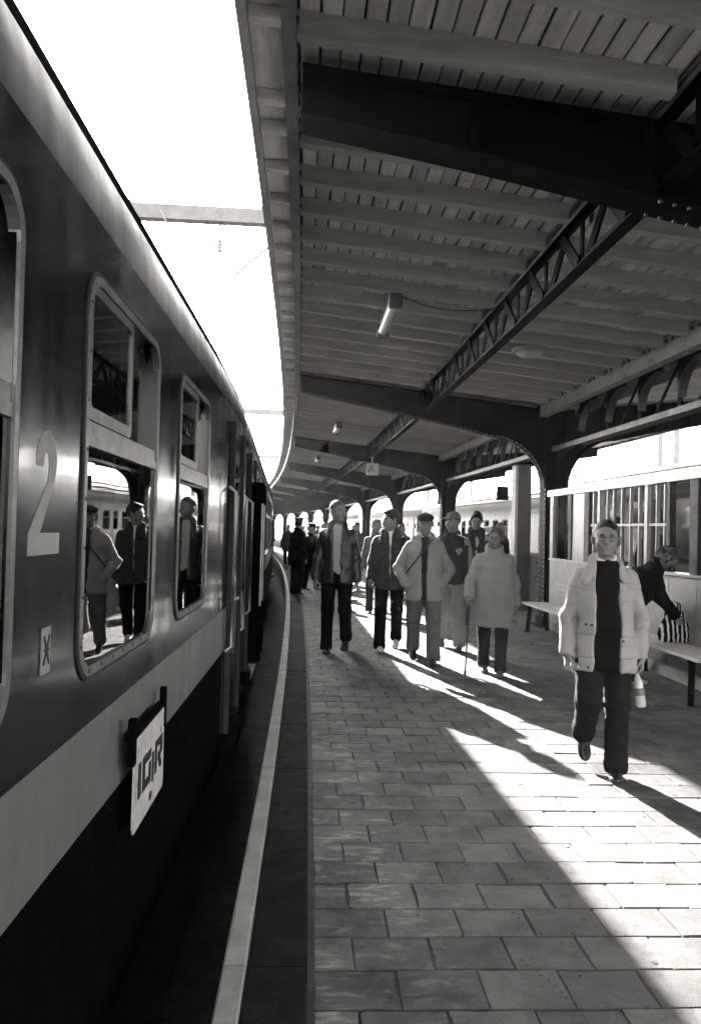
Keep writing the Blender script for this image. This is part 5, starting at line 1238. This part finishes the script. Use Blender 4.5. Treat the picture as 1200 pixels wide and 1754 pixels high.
far_person('person in grey jacket walking under the third arch', 1.80, 2.9, 22.0, 0, 'cloth_mid', 'cloth_dark', 'hair_brown', None, 1.0, 108)
far_person('person in dark jacket beneath the hanging letter sign', 1.84, 2.1, 26.5, 6, 'cloth_navy', 'cloth_black', 'hair_dark', None, 1.0, 109)
far_person('person in pale coat beside the fourth column', 1.76, 3.6, 29.5, -10, 'cloth_pale', 'cloth_mid', 'hair_brown', None, 1.0, 110)
far_person('person in black coat near the train doors far along the curve', 1.82, 0.6, 36.0, 0, 'cloth_black', 'cloth_dark', 'hair_dark', None, 1.0, 111)
far_person('person in mid-grey anorak in the middle of the far crowd', 1.78, 1.6, 34.0, 10, 'cloth_mid', 'cloth_dark', 'hair_grey', None, 1.0, 112)
far_person('person in dark jacket by the fifth column', 1.80, 3.3, 38.0, -5, 'cloth_dark', 'cloth_mid', 'hair_dark', None, 1.0, 113)
far_person('smallest figure in pale jacket at the end of the crowd', 1.76, 1.2, 44.0, 0, 'cloth_light', 'cloth_dark', 'hair_grey', None, 1.0, 114)
far_person('person in dark coat walking away at the end of the crowd', 1.80, 2.3, 46.0, 170, 'cloth_dark', 'cloth_dark', 'hair_dark', None, 1.0, 115)

fr_ = random.Random(12)
FAR = [('person in dark coat close behind the uniformed men', 0.75, 22.6), ('person in grey coat between uniformed men and tall man', 1.0, 25.5), ('person in black jacket far behind the leather jacket', 0.2, 28.5), ('person in dark anorak under the far lamps', 1.3, 30.2),
       ('person in grey coat beside the pale far column', 2.7, 32.0), ('person in black coat far behind the zipped jacket', 2.2, 19.5), ('person in dark jacket far behind the flat cap', 3.3, 20.5), ('person in grey jacket far behind the baseball jacket', 3.9, 24.5),
       ('person in dark coat at the train side far off', -0.02, 33.5), ('person in black coat in the thick of the far crowd', 0.9, 38.5)]
for i, (lab, u, s_) in enumerate(FAR):
    far_person(lab, fr_.uniform(1.7, 1.88), u, s_, fr_.uniform(-25, 25), fr_.choice(('cloth_dark', 'cloth_black', 'cloth_navy')) if 'grey' not in lab else 'cloth_mid', 'cloth_dark', fr_.choice(('hair_dark', 'hair_grey', 'hair_brown')), None, fr_.uniform(0.95, 1.1), 130 + i, fr_.choice(('short', 'full')), fr_.choice((-0.18, -0.3)))

# ---------------------------------------------------------------- hazy air under and beside the canopy
m = MB(); m.box((-1520, -620, -2.2), (1520, 2520, 9.2)); hz = m.build('haze', 'joint'); hz['kind'] = 'stuff'
hm = bpy.data.materials.new('haze'); hm.use_nodes = True; n = hm.node_tree.nodes; n.clear()
ho = n.new('ShaderNodeOutputMaterial'); hv = n.new('ShaderNodeVolumePrincipled'); hv.inputs['Color'].default_value = (0.95, 0.94, 0.92, 1); hv.inputs['Density'].default_value = 0.00025; hv.inputs['Anisotropy'].default_value = 0.2
hm.node_tree.links.new(hv.outputs[0], ho.inputs['Volume']); hz.data.materials.clear(); hz.data.materials.append(hm)
S.cycles.volume_bounces = 0
